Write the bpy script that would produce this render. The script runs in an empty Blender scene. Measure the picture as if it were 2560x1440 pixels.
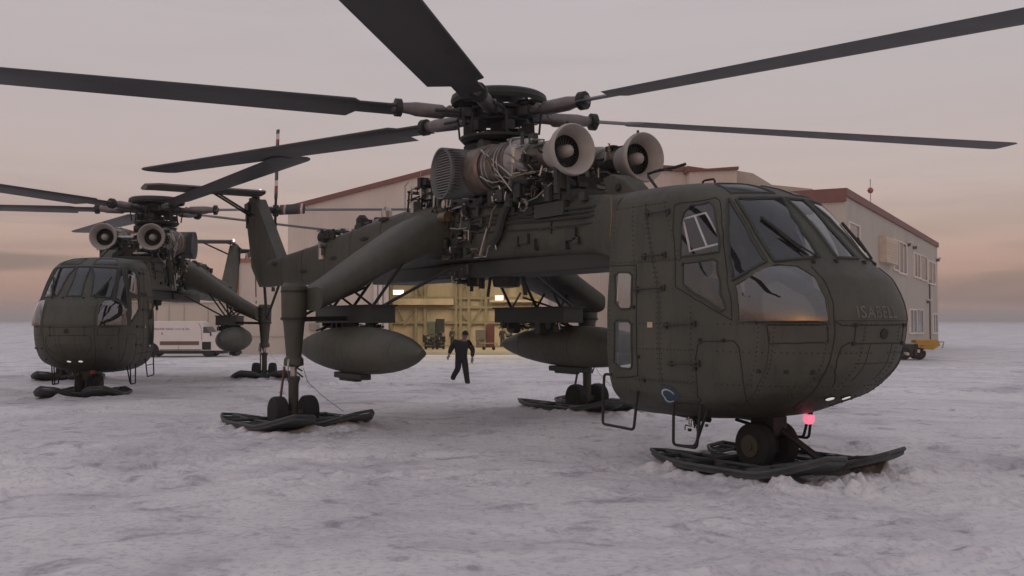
import bpy, bmesh, math, random
import numpy as np
from mathutils import Vector, Matrix

# ------------------------------------------------------------------ camera, sky, sun, exposure
SC = bpy.context.scene
COL = SC.collection
R = math.radians
F, PITCH, CAMH = 2536.5, 0.03249, 1.7329          # focal length in 2560-wide pixels, tilt, height

cam = bpy.data.cameras.new("camera")
cam.sensor_width = 36.0
cam.lens = F / 2560.0 * 36.0
cam.clip_start, cam.clip_end = 0.1, 6000.0
camo = bpy.data.objects.new("camera", cam)
camo.location = (0, 0, CAMH)
camo.rotation_euler = (math.pi / 2 + PITCH, 0, 0)
COL.objects.link(camo)
SC.camera = camo

SUN_AZ, SUN_EL = R(-125), R(14)                     # behind the camera, to the left
world = bpy.data.worlds.new("World"); SC.world = world
world.use_nodes = True
wn, wl = world.node_tree.nodes, world.node_tree.links
wn.clear()


def srgb(r, g, b):
    f = lambda c: (c / 255 / 12.92) if c / 255 <= 0.04045 else ((c / 255 + 0.055) / 1.055) ** 2.4
    return (f(r), f(g), f(b), 1)


def ramp(nodes, stops, interp='LINEAR'):
    n = nodes.new('ShaderNodeValToRGB')
    cr = n.color_ramp; cr.interpolation = interp
    while len(cr.elements) > 1: cr.elements.remove(cr.elements[-1])
    cr.elements[0].position = stops[0][0]; cr.elements[0].color = stops[0][1]
    for p, c in stops[1:]:
        e = cr.elements.new(p); e.color = c
    return n


def build_sky():
    N = wn.new; L = wl.new
    tc = N('ShaderNodeTexCoord')
    sep = N('ShaderNodeSeparateXYZ'); L(tc.outputs['Generated'], sep.inputs[0])
    elev = ramp(wn, [(0.0, srgb(140, 130, 132)), (0.485, srgb(140, 130, 132)), (0.500, srgb(140, 127, 126)), (0.507, srgb(156, 129, 122)), (0.516, srgb(170, 137, 128)),
                     (0.528, srgb(180, 147, 138)), (0.545, srgb(184, 158, 151)), (0.565, srgb(187, 168, 165)), (0.61, srgb(184, 172, 173)),
                     (0.75, srgb(190, 182, 186)), (1.0, srgb(190, 188, 198))])
    mp = N('ShaderNodeMapRange'); mp.inputs['From Min'].default_value = -1; mp.inputs['From Max'].default_value = 1
    L(sep.outputs['Z'], mp.inputs['Value']); L(mp.outputs[0], elev.inputs[0])
    # long thin cloud streaks low in the sky
    mpn = N('ShaderNodeMapping'); mpn.inputs['Scale'].default_value = (2.6, 2.6, 26.0); mpn.inputs['Location'].default_value = (0.7, 1.9, 0.35)
    L(tc.outputs['Generated'], mpn.inputs[0])
    nz = N('ShaderNodeTexNoise'); nz.inputs['Scale'].default_value = 1.5; nz.inputs['Detail'].default_value = 5; nz.inputs['Distortion'].default_value = 0.6
    L(mpn.outputs[0], nz.inputs['Vector'])
    cr = ramp(wn, [(0.46, (0, 0, 0, 1)), (0.66, (1, 1, 1, 1))])
    L(nz.outputs['Fac'], cr.inputs[0])
    low = ramp(wn, [(0.0, (0, 0, 0, 1)), (0.502, (0, 0, 0, 1)), (0.512, (.42, .42, .42, 1)), (0.545, (.30, .30, .30, 1)), (0.575, (.05, .05, .05, 1)), (1.0, (.16, .16, .16, 1))])
    L(mp.outputs[0], low.inputs[0])
    mul = N('ShaderNodeMath'); mul.operation = 'MULTIPLY'
    L(cr.outputs[0], mul.inputs[0]); L(low.outputs[0], mul.inputs[1])
    mix = N('ShaderNodeMix'); mix.data_type = 'RGBA'
    L(mul.outputs[0], mix.inputs['Factor']); L(elev.outputs[0], mix.inputs['A']); mix.inputs['B'].default_value = srgb(128, 113, 116)
    def bank(prev, az, wid, z0, thick, amt, slope=0.0):
        # soft edged cloud bank at a compass direction and height
        at2 = N('ShaderNodeMath'); at2.operation = 'ARCTAN2'; L(sep.outputs['X'], at2.inputs[0]); L(sep.outputs['Y'], at2.inputs[1])
        a0 = N('ShaderNodeMath'); a0.operation = 'SUBTRACT'; L(at2.outputs[0], a0.inputs[0]); a0.inputs[1].default_value = az
        a1 = N('ShaderNodeMath'); a1.operation = 'DIVIDE'; L(a0.outputs[0], a1.inputs[0]); a1.inputs[1].default_value = wid
        a2 = N('ShaderNodeMath'); a2.operation = 'POWER'; L(a1.outputs[0], a2.inputs[0]); a2.inputs[1].default_value = 2
        zs = N('ShaderNodeMath'); zs.operation = 'MULTIPLY_ADD'; L(a0.outputs[0], zs.inputs[0]); zs.inputs[1].default_value = -slope; L(sep.outputs['Z'], zs.inputs[2])
        nw = N('ShaderNodeMath'); nw.operation = 'MULTIPLY_ADD'; L(nz.outputs['Fac'], nw.inputs[0]); nw.inputs[1].default_value = .035; L(zs.outputs[0], nw.inputs[2])
        b0 = N('ShaderNodeMath'); b0.operation = 'SUBTRACT'; L(nw.outputs[0], b0.inputs[0]); b0.inputs[1].default_value = z0 + .0175
        b1 = N('ShaderNodeMath'); b1.operation = 'DIVIDE'; L(b0.outputs[0], b1.inputs[0]); b1.inputs[1].default_value = thick
        b2 = N('ShaderNodeMath'); b2.operation = 'POWER'; L(b1.outputs[0], b2.inputs[0]); b2.inputs[1].default_value = 2
        s_ = N('ShaderNodeMath'); L(a2.outputs[0], s_.inputs[0]); L(b2.outputs[0], s_.inputs[1])
        e = N('ShaderNodeMapRange'); e.inputs['From Min'].default_value = 1.15; e.inputs['From Max'].default_value = .2; e.inputs['To Max'].default_value = amt; e.interpolation_type = 'SMOOTHSTEP'
        L(s_.outputs[0], e.inputs['Value'])
        mx = N('ShaderNodeMix'); mx.data_type = 'RGBA'; L(e.outputs[0], mx.inputs['Factor']); L(prev.outputs['Result'], mx.inputs['A']); mx.inputs['B'].default_value = srgb(122, 108, 108)
        return mx
    mix = bank(mix, -.50, .13, .052, .013, .8)
    mix = bank(mix, .50, .16, .030, .016, .5)
    mix = bank(mix, .56, .20, .066, .010, .32, .25)
    mix = bank(mix, .44, .12, .020, .006, .4)
    # warm glow of the set sun, behind the camera near the horizon
    dot = N('ShaderNodeVectorMath'); dot.operation = 'DOT_PRODUCT'
    L(tc.outputs['Generated'], dot.inputs[0]); dot.inputs[1].default_value = (-0.15, -0.98, 0.05)
    g1 = N('ShaderNodeMath'); g1.operation = 'MAXIMUM'; L(dot.outputs['Value'], g1.inputs[0]); g1.inputs[1].default_value = 0
    g2 = N('ShaderNodeMath'); g2.operation = 'POWER'; L(g1.outputs[0], g2.inputs[0]); g2.inputs[1].default_value = 2.5
    lowg = ramp(wn, [(0.0, (0, 0, 0, 1)), (0.497, (0, 0, 0, 1)), (0.503, (1, 1, 1, 1)), (0.53, (.5, .5, .5, 1)), (0.58, (.12, .12, .12, 1)), (0.68, (0, 0, 0, 1))])
    L(mp.outputs[0], lowg.inputs[0])
    g3 = N('ShaderNodeMath'); g3.operation = 'MULTIPLY'; L(g2.outputs[0], g3.inputs[0]); L(lowg.outputs[0], g3.inputs[1])
    gl = N('ShaderNodeMix'); gl.data_type = 'RGBA'; gl.blend_type = 'ADD'; gl.clamp_result = False
    L(g3.outputs[0], gl.inputs['Factor']); L(mix.outputs['Result'], gl.inputs['A']); gl.inputs['B'].default_value = (1.6, 0.62, 0.2, 1)
    # a share of the physical sky on top
    sky = N('ShaderNodeTexSky'); sky.sky_type = 'NISHITA'; sky.sun_disc = False
    sky.sun_elevation = R(3); sky.sun_rotation = R(200)
    bg1 = N('ShaderNodeBackground'); L(gl.outputs['Result'], bg1.inputs['Color']); bg1.inputs['Strength'].default_value = 1.0
    bg2 = N('ShaderNodeBackground'); L(sky.outputs[0], bg2.inputs['Color']); bg2.inputs['Strength'].default_value = 0.02
    add = N('ShaderNodeAddShader'); L(bg1.outputs[0], add.inputs[0]); L(bg2.outputs[0], add.inputs[1])
    out = N('ShaderNodeOutputWorld'); L(add.outputs[0], out.inputs['Surface'])


build_sky()
sun = bpy.data.lights.new("sun", 'SUN'); sun.energy = 0.14; sun.angle = R(75); sun.color = (1.0, 0.86, 0.74)
suno = bpy.data.objects.new("sun", sun); COL.objects.link(suno)
sd = Vector((math.cos(SUN_EL) * math.cos(SUN_AZ), math.cos(SUN_EL) * math.sin(SUN_AZ), math.sin(SUN_EL)))
suno.rotation_euler = sd.to_track_quat('Z', 'Y').to_euler()
suno.location = sd * 50
SC.view_settings.view_transform = 'Standard'; SC.view_settings.look = 'None'
SC.view_settings.gamma = 1.0; SC.view_settings.exposure = 0.0; SC.view_settings.use_curve_mapping = False
SC.cycles.max_bounces = 8; SC.cycles.transparent_max_bounces = 12

# ------------------------------------------------------------------ helpers


def at(u, v, d):
    """point at depth d (metres from the camera along the ground) seen at pixel (u, v) of the 2560x1440 photo"""
    a, b = (u - 1280) / F, (720 - v) / F
    y = math.cos(PITCH) - b * math.sin(PITCH); z = math.sin(PITCH) + b * math.cos(PITCH)
    t = d / y
    return Vector((a * t, d, CAMH + z * t))


def tag(o, label=None, cat=None, group=None, kind=None):
    if label: o['label'] = label
    if cat: o['category'] = cat
    if group: o['group'] = group
    if kind: o['kind'] = kind
    return o


def empty(name, loc=(0, 0, 0), rz=0.0):
    o = bpy.data.objects.new(name, None); COL.objects.link(o)
    o.location = loc; o.rotation_euler = (0, 0, rz); o.empty_display_size = 0.3
    return o


class MB:
    """collects shapes; build() links them as ONE mesh object"""
    def __init__(self): self.v = []; self.f = []; self.m = []; self.mi = 0
    def mat(self, i): self.mi = i; return self
    def add(self, vs, fs):
        b = len(self.v); self.v += [tuple(p) for p in vs]
        for f in fs: self.f.append(tuple(b + i for i in f)); self.m.append(self.mi)
        return self
    def box(self, lo, hi, M=None):
        x0, y0, z0 = lo; x1, y1, z1 = hi
        vs = [(x0, y0, z0), (x1, y0, z0), (x1, y1, z0), (x0, y1, z0), (x0, y0, z1), (x1, y0, z1), (x1, y1, z1), (x0, y1, z1)]
        if M is not None: vs = [M @ Vector(p) for p in vs]
        return self.add(vs, [(0, 3, 2, 1), (4, 5, 6, 7), (0, 1, 5, 4), (1, 2, 6, 5), (2, 3, 7, 6), (3, 0, 4, 7)])
    def cbox(self, c, s, M=None):
        return self.box([c[i] - s[i] / 2 for i in range(3)], [c[i] + s[i] / 2 for i in range(3)], M)
    def tube(self, pts, r, n=8, closed=False, caps=True):
        pts = [Vector(p) for p in pts]; k = len(pts)
        rs = r if isinstance(r, (list, tuple)) else [r] * k
        vs = []; up = None
        for i, p in enumerate(pts):
            a = pts[i - 1] if (i > 0 or closed) else p
            b = pts[(i + 1) % k] if (i < k - 1 or closed) else p
            t = (b - a)
            t = t.normalized() if t.length > 1e-9 else Vector((0, 0, 1))
            if up is None: up = Vector((0, 0, 1)) if abs(t.z) < .9 else Vector((1, 0, 0))
            s = t.cross(up)
            if s.length < 1e-6: s = t.orthogonal()
            s.normalize(); up2 = s.cross(t).normalized(); up = up2
            for j in range(n):
                an = 2 * math.pi * j / n
                vs.append(p + (s * math.cos(an) + up2 * math.sin(an)) * rs[i])
        fs = []
        for i in range(k if closed else k - 1):
            for j in range(n):
                a0 = i * n + j; a1 = i * n + (j + 1) % n; b0 = ((i + 1) % k) * n + j; b1 = ((i + 1) % k) * n + (j + 1) % n
                fs.append((a0, a1, b1, b0))
        if caps and not closed: fs += [tuple(range(n - 1, -1, -1)), tuple((k - 1) * n + j for j in range(n))]
        return self.add(vs, fs)
    def lathe(self, prof, o=(0, 0, 0), axis='x', n=32, sy=1.0, sz=1.0, caps=True):
        """prof: list of (along, radius)"""
        vs = []
        for a, r in prof:
            for j in range(n):
                t = 2 * math.pi * j / n; c, s = r * math.cos(t) * sy, r * math.sin(t) * sz
                vs.append({'x': (o[0] + a, o[1] + c, o[2] + s), 'y': (o[0] + c, o[1] + a, o[2] + s), 'z': (o[0] + c, o[1] + s, o[2] + a)}[axis])
        fs = []
        for i in range(len(prof) - 1):
            for j in range(n):
                fs.append((i * n + j, i * n + (j + 1) % n, (i + 1) * n + (j + 1) % n, (i + 1) * n + j))
        if caps:
            if prof[0][1] > 1e-4: fs.append(tuple(range(n - 1, -1, -1)))
            if prof[-1][1] > 1e-4: fs.append(tuple((len(prof) - 1) * n + j for j in range(n)))
        return self.add(vs, fs)
    def loft(self, rings, caps=True):
        n = len(rings[0]); vs = [p for r in rings for p in r]; fs = []
        for i in range(len(rings) - 1):
            for j in range(n): fs.append((i * n + j, i * n + (j + 1) % n, (i + 1) * n + (j + 1) % n, (i + 1) * n + j))
        if caps: fs += [tuple(range(n - 1, -1, -1)), tuple((len(rings) - 1) * n + j for j in range(n))]
        return self.add(vs, fs)
    def prism(self, poly, h0, h1, axes='xz'):
        """poly in 2 axes extruded along the third between h0 and h1"""
        def mk(a, b, h): return {'xz': (a, h, b), 'xy': (a, b, h), 'yz': (h, a, b)}[axes]
        n = len(poly); vs = [mk(a, b, h0) for a, b in poly] + [mk(a, b, h1) for a, b in poly]
        return self.add(vs, [tuple(range(n - 1, -1, -1)), tuple(range(n, 2 * n))] + [(i, (i + 1) % n, n + (i + 1) % n, n + i) for i in range(n)])
    def build(self, name, mats, parent=None, smooth=32, bevel=0.0):
        me = bpy.data.meshes.new(name); me.from_pydata(self.v, [], self.f)
        mats = mats if isinstance(mats, (list, tuple)) else [mats]
        for m in mats: me.materials.append(m)
        if len(mats) > 1: me.polygons.foreach_set('material_index', self.m)
        bm = bmesh.new(); bm.from_mesh(me); bmesh.ops.recalc_face_normals(bm, faces=bm.faces); bm.to_mesh(me); bm.free()
        if smooth:
            me.shade_smooth(); me.set_sharp_from_angle(angle=R(smooth))
        o = bpy.data.objects.new(name, me); COL.objects.link(o)
        if parent: o.parent = parent
        if bevel:
            b = o.modifiers.new('bevel', 'BEVEL'); b.width = bevel; b.segments = 2; b.limit_method = 'ANGLE'; b.angle_limit = R(40)
        return o


def rrect(x, hw, zt, zb, n=4.5, k=28, yo=0.0):
    """rounded rectangle section at x"""
    out = []
    for j in range(k):
        t = 2 * math.pi * j / k; c, s = math.cos(t), math.sin(t)
        out.append((x, yo + hw * math.copysign(abs(c) ** (2 / n), c), (zt + zb) / 2 + (zt - zb) / 2 * math.copysign(abs(s) ** (2 / n), s)))
    return out


# ------------------------------------------------------------------ materials
MATS = {}


def mat(name, col, rough=0.6, metal=0.0, var=0.25, scale=3.0, bump=0.0, bscale=40.0, streak=False, spec=0.5):
    if name in MATS: return MATS[name]
    m = bpy.data.materials.new(name); m.use_nodes = True
    nt = m.node_tree; N = nt.nodes.new; L = nt.links.new
    b = nt.nodes['Principled BSDF']
    b.inputs['Roughness'].default_value = rough; b.inputs['Metallic'].default_value = metal
    b.inputs['Specular IOR Level'].default_value = spec
    tc = N('ShaderNodeTexCoord'); mp = N('ShaderNodeMapping'); L(tc.outputs['Object'], mp.inputs[0])
    if streak: mp.inputs['Scale'].default_value = (1, 1, .18)
    nz = N('ShaderNodeTexNoise'); nz.inputs['Scale'].default_value = scale; nz.inputs['Detail'].default_value = 7; nz.inputs['Roughness'].default_value = .62
    L(mp.outputs[0], nz.inputs['Vector'])
    c = Vector(col[:3])
    cr = ramp(nt.nodes, [(0.25, tuple(c * (1 - var)) + (1,)), (0.5, tuple(c) + (1,)), (0.75, tuple(c * (1 + var)) + (1,))])
    L(nz.outputs['Fac'], cr.inputs[0]); L(cr.outputs[0], b.inputs['Base Color'])
    rr = N('ShaderNodeMapRange'); rr.inputs['To Min'].default_value = max(0, rough - .12); rr.inputs['To Max'].default_value = min(1, rough + .15)
    L(nz.outputs['Fac'], rr.inputs['Value']); L(rr.outputs[0], b.inputs['Roughness'])
    if bump:
        n2 = N('ShaderNodeTexNoise'); n2.inputs['Scale'].default_value = bscale; n2.inputs['Detail'].default_value = 4
        L(tc.outputs['Object'], n2.inputs['Vector'])
        bp_ = N('ShaderNodeBump'); bp_.inputs['Strength'].default_value = bump; bp_.inputs['Distance'].default_value = .02
        L(n2.outputs['Fac'], bp_.inputs['Height']); L(bp_.outputs[0], b.inputs['Normal'])
    MATS[name] = m
    return m


def emis(name, col, s):
    m = bpy.data.materials.new(name); m.use_nodes = True
    b = m.node_tree.nodes['Principled BSDF']
    b.inputs['Base Color'].default_value = tuple(col) + (1,)
    b.inputs['Emission Color'].default_value = tuple(col) + (1,); b.inputs['Emission Strength'].default_value = s
    return m


def glass(name, tint, refl_min=0.05, rough=0.02, opac=0.15, dcol=(.16, .17, .17), rk=1.6):
    """thin pane: see-through tint plus mirror reflection rising at grazing angles"""
    m = bpy.data.materials.new(name); m.use_nodes = True
    nt = m.node_tree; nt.nodes.clear(); N = nt.nodes.new; L = nt.links.new
    tr = N('ShaderNodeBsdfTransparent'); tr.inputs[0].default_value = tuple(tint) + (1,)
    df = N('ShaderNodeBsdfDiffuse'); df.inputs[0].default_value = tuple(dcol) + (1,)
    nz = N('ShaderNodeTexNoise'); nz.inputs['Scale'].default_value = 2.2; nz.inputs['Detail'].default_value = 4
    mr = N('ShaderNodeMapRange'); mr.inputs['To Min'].default_value = opac * .3; mr.inputs['To Max'].default_value = opac * 1.7
    L(nz.outputs['Fac'], mr.inputs['Value'])
    m1 = N('ShaderNodeMixShader'); L(mr.outputs[0], m1.inputs[0]); L(tr.outputs[0], m1.inputs[1]); L(df.outputs[0], m1.inputs[2])
    gl = N('ShaderNodeBsdfGlossy'); gl.inputs['Roughness'].default_value = rough; gl.inputs[0].default_value = (.9, .9, .9, 1)
    fr = N('ShaderNodeFresnel'); fr.inputs[0].default_value = 1.5
    geo = N('ShaderNodeNewGeometry')
    ad = N('ShaderNodeMath'); ad.operation = 'MULTIPLY_ADD'; L(fr.outputs[0], ad.inputs[0]); ad.inputs[1].default_value = rk; ad.inputs[2].default_value = refl_min
    inv = N('ShaderNodeMath'); inv.operation = 'SUBTRACT'; inv.inputs[0].default_value = 1; L(geo.outputs['Backfacing'], inv.inputs[1])
    fm = N('ShaderNodeMath'); fm.operation = 'MULTIPLY'; fm.use_clamp = True; L(ad.outputs[0], fm.inputs[0]); L(inv.outputs[0], fm.inputs[1])
    m2 = N('ShaderNodeMixShader'); L(fm.outputs[0], m2.inputs[0]); L(m1.outputs[0], m2.inputs[1]); L(gl.outputs[0], m2.inputs[2])
    o = N('ShaderNodeOutputMaterial'); L(m2.outputs[0], o.inputs[0])
    return m




def hull_paint(name, col):
    """worn olive paint: cloudy fading, run-down grime, small pale scuffs and dark oil spots"""
    m = bpy.data.materials.new(name); m.use_nodes = True
    nt = m.node_tree; N = nt.nodes.new; L = nt.links.new; b = nt.nodes['Principled BSDF']
    tc = N('ShaderNodeTexCoord'); c = Vector(col)
    def noise(sc, det, sx=(1, 1, 1), rough=.6, dist=0.0):
        mp = N('ShaderNodeMapping'); mp.inputs['Scale'].default_value = sx; L(tc.outputs['Object'], mp.inputs[0])
        n = N('ShaderNodeTexNoise'); n.inputs['Scale'].default_value = sc; n.inputs['Detail'].default_value = det; n.inputs['Roughness'].default_value = rough; n.inputs['Distortion'].default_value = dist
        L(mp.outputs[0], n.inputs['Vector']); return n
    def mixc(a, bcol, fac, mode='MIX'):
        x = N('ShaderNodeMix'); x.data_type = 'RGBA'; x.blend_type = mode; L(fac, x.inputs['Factor']); L(a, x.inputs['A']); x.inputs['B'].default_value = bcol; return x.outputs['Result']
    n1 = noise(.9, 6); r1 = ramp(nt.nodes, [(.3, tuple(c * .78) + (1,)), (.5, tuple(c) + (1,)), (.72, (c.x * 1.32, c.y * 1.25, c.z * 1.22, 1))]); L(n1.outputs['Fac'], r1.inputs[0])
    n2 = noise(5, 7, (1, 1, .12), .7); r2 = ramp(nt.nodes, [(.50, (0, 0, 0, 1)), (.72, (.6, .6, .6, 1))]); L(n2.outputs['Fac'], r2.inputs[0])
    col1 = mixc(r1.outputs[0], (.026, .025, .021, 1), r2.outputs[0])
    n3 = noise(11, 8, (1, 1, 1), .75, .5); r3 = ramp(nt.nodes, [(.63, (0, 0, 0, 1)), (.74, (.42, .42, .42, 1))]); L(n3.outputs['Fac'], r3.inputs[0])
    col2 = mixc(col1, (.145, .135, .115, 1), r3.outputs[0])
    n4 = noise(3.3, 5, (1, 1, .6), .6, 1.5); r4 = ramp(nt.nodes, [(.62, (0, 0, 0, 1)), (.70, (.7, .7, .7, 1))]); L(n4.outputs['Fac'], r4.inputs[0])
    col3 = mixc(col2, (.03, .034, .027, 1), r4.outputs[0])
    L(col3, b.inputs['Base Color'])
    rr = N('ShaderNodeMapRange'); rr.inputs['To Min'].default_value = .42; rr.inputs['To Max'].default_value = .75; L(n3.outputs['Fac'], rr.inputs['Value']); L(rr.outputs[0], b.inputs['Roughness'])
    n5 = noise(2.1, 3); n6 = noise(26, 4)
    ad = N('ShaderNodeMath'); ad.operation = 'MULTIPLY_ADD'; L(n6.outputs['Fac'], ad.inputs[0]); ad.inputs[1].default_value = .12; L(n5.outputs['Fac'], ad.inputs[2])
    bu = N('ShaderNodeBump'); bu.inputs['Strength'].default_value = .35; bu.inputs['Distance'].default_value = .05; L(ad.outputs[0], bu.inputs['Height']); L(bu.outputs[0], b.inputs['Normal'])
    MATS[name] = m
    return m


HULL = hull_paint('olive_paint', (.060, .062, .046))
HULLD = mat('dark_olive_paint', (.032, .037, .031), .6, 0, .25, 3)
SEAM = mat('panel_gap', (.022, .024, .02), .8, 0, .2)
DARK = mat('dark_metal', (.022, .024, .022), .55, .3, .5, 6)
METAL = mat('bare_metal', (.34, .32, .30), .38, .8, .4, 9)
PALE = mat('pale_grey_paint', (.36, .335, .31), .5, .0, .12, 4)
COPPER = mat('heat_tinted_metal', (.20, .155, .125), .42, .7, .5, 5)
STEEL = mat('steel_pipe', (.42, .40, .37), .35, .9, .3, 12)
BRASS = mat('brass_line', (.22, .17, .10), .45, .6, .3, 12)
RIBM = mat('duct_grey', (.13, .14, .14), .55, .4, .2, 5)
BLADE = mat('blade_grey', (.055, .052, .055), .5, .1, .25, 2)
CUFF = mat('cuff_metal', (.17, .15, .15), .4, .5, .3, 5)
RUBBER = mat('tyre_rubber', (.016, .016, .017), .85, 0, .3, 10, .2, 60)
SKIM = mat('ski_composite', (.045, .05, .052), .5, .0, .45, 4)
WHITE = mat('white_paint', (.62, .58, .55), .5, 0, .12, 3)
RED = mat('red_paint', (.25, .045, .04), .5, 0, .25, 4)
BLUE = mat('blue_paint', (.028, .055, .085), .5, 0, .15, 5)
YEL = mat('faded_yellow_paint', (.16, .11, .05), .6, 0, .3, 8)
INNER = mat('cabin_lining', (.035, .042, .05), .8, 0, .3, 5)
SEATM = mat('seat_cloth', (.03, .032, .035), .9, 0, .2, 8)
GLASS = glass('window_glass', (.88, .90, .91), .03, .02, .03)
GLASSW = glass('windscreen_glass', (.44, .51, .58), .02, .03, .16, (.10, .12, .14), 1.3)
GLASSB = glass('bubble_glass', (.20, .19, .20), .10, .03, .12, (.10, .085, .075), 1.5)
GLASSE = glass('tinted_roof_glass', (.05, .08, .085), .0, .25, .6, (.03, .05, .052), .55)
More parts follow.
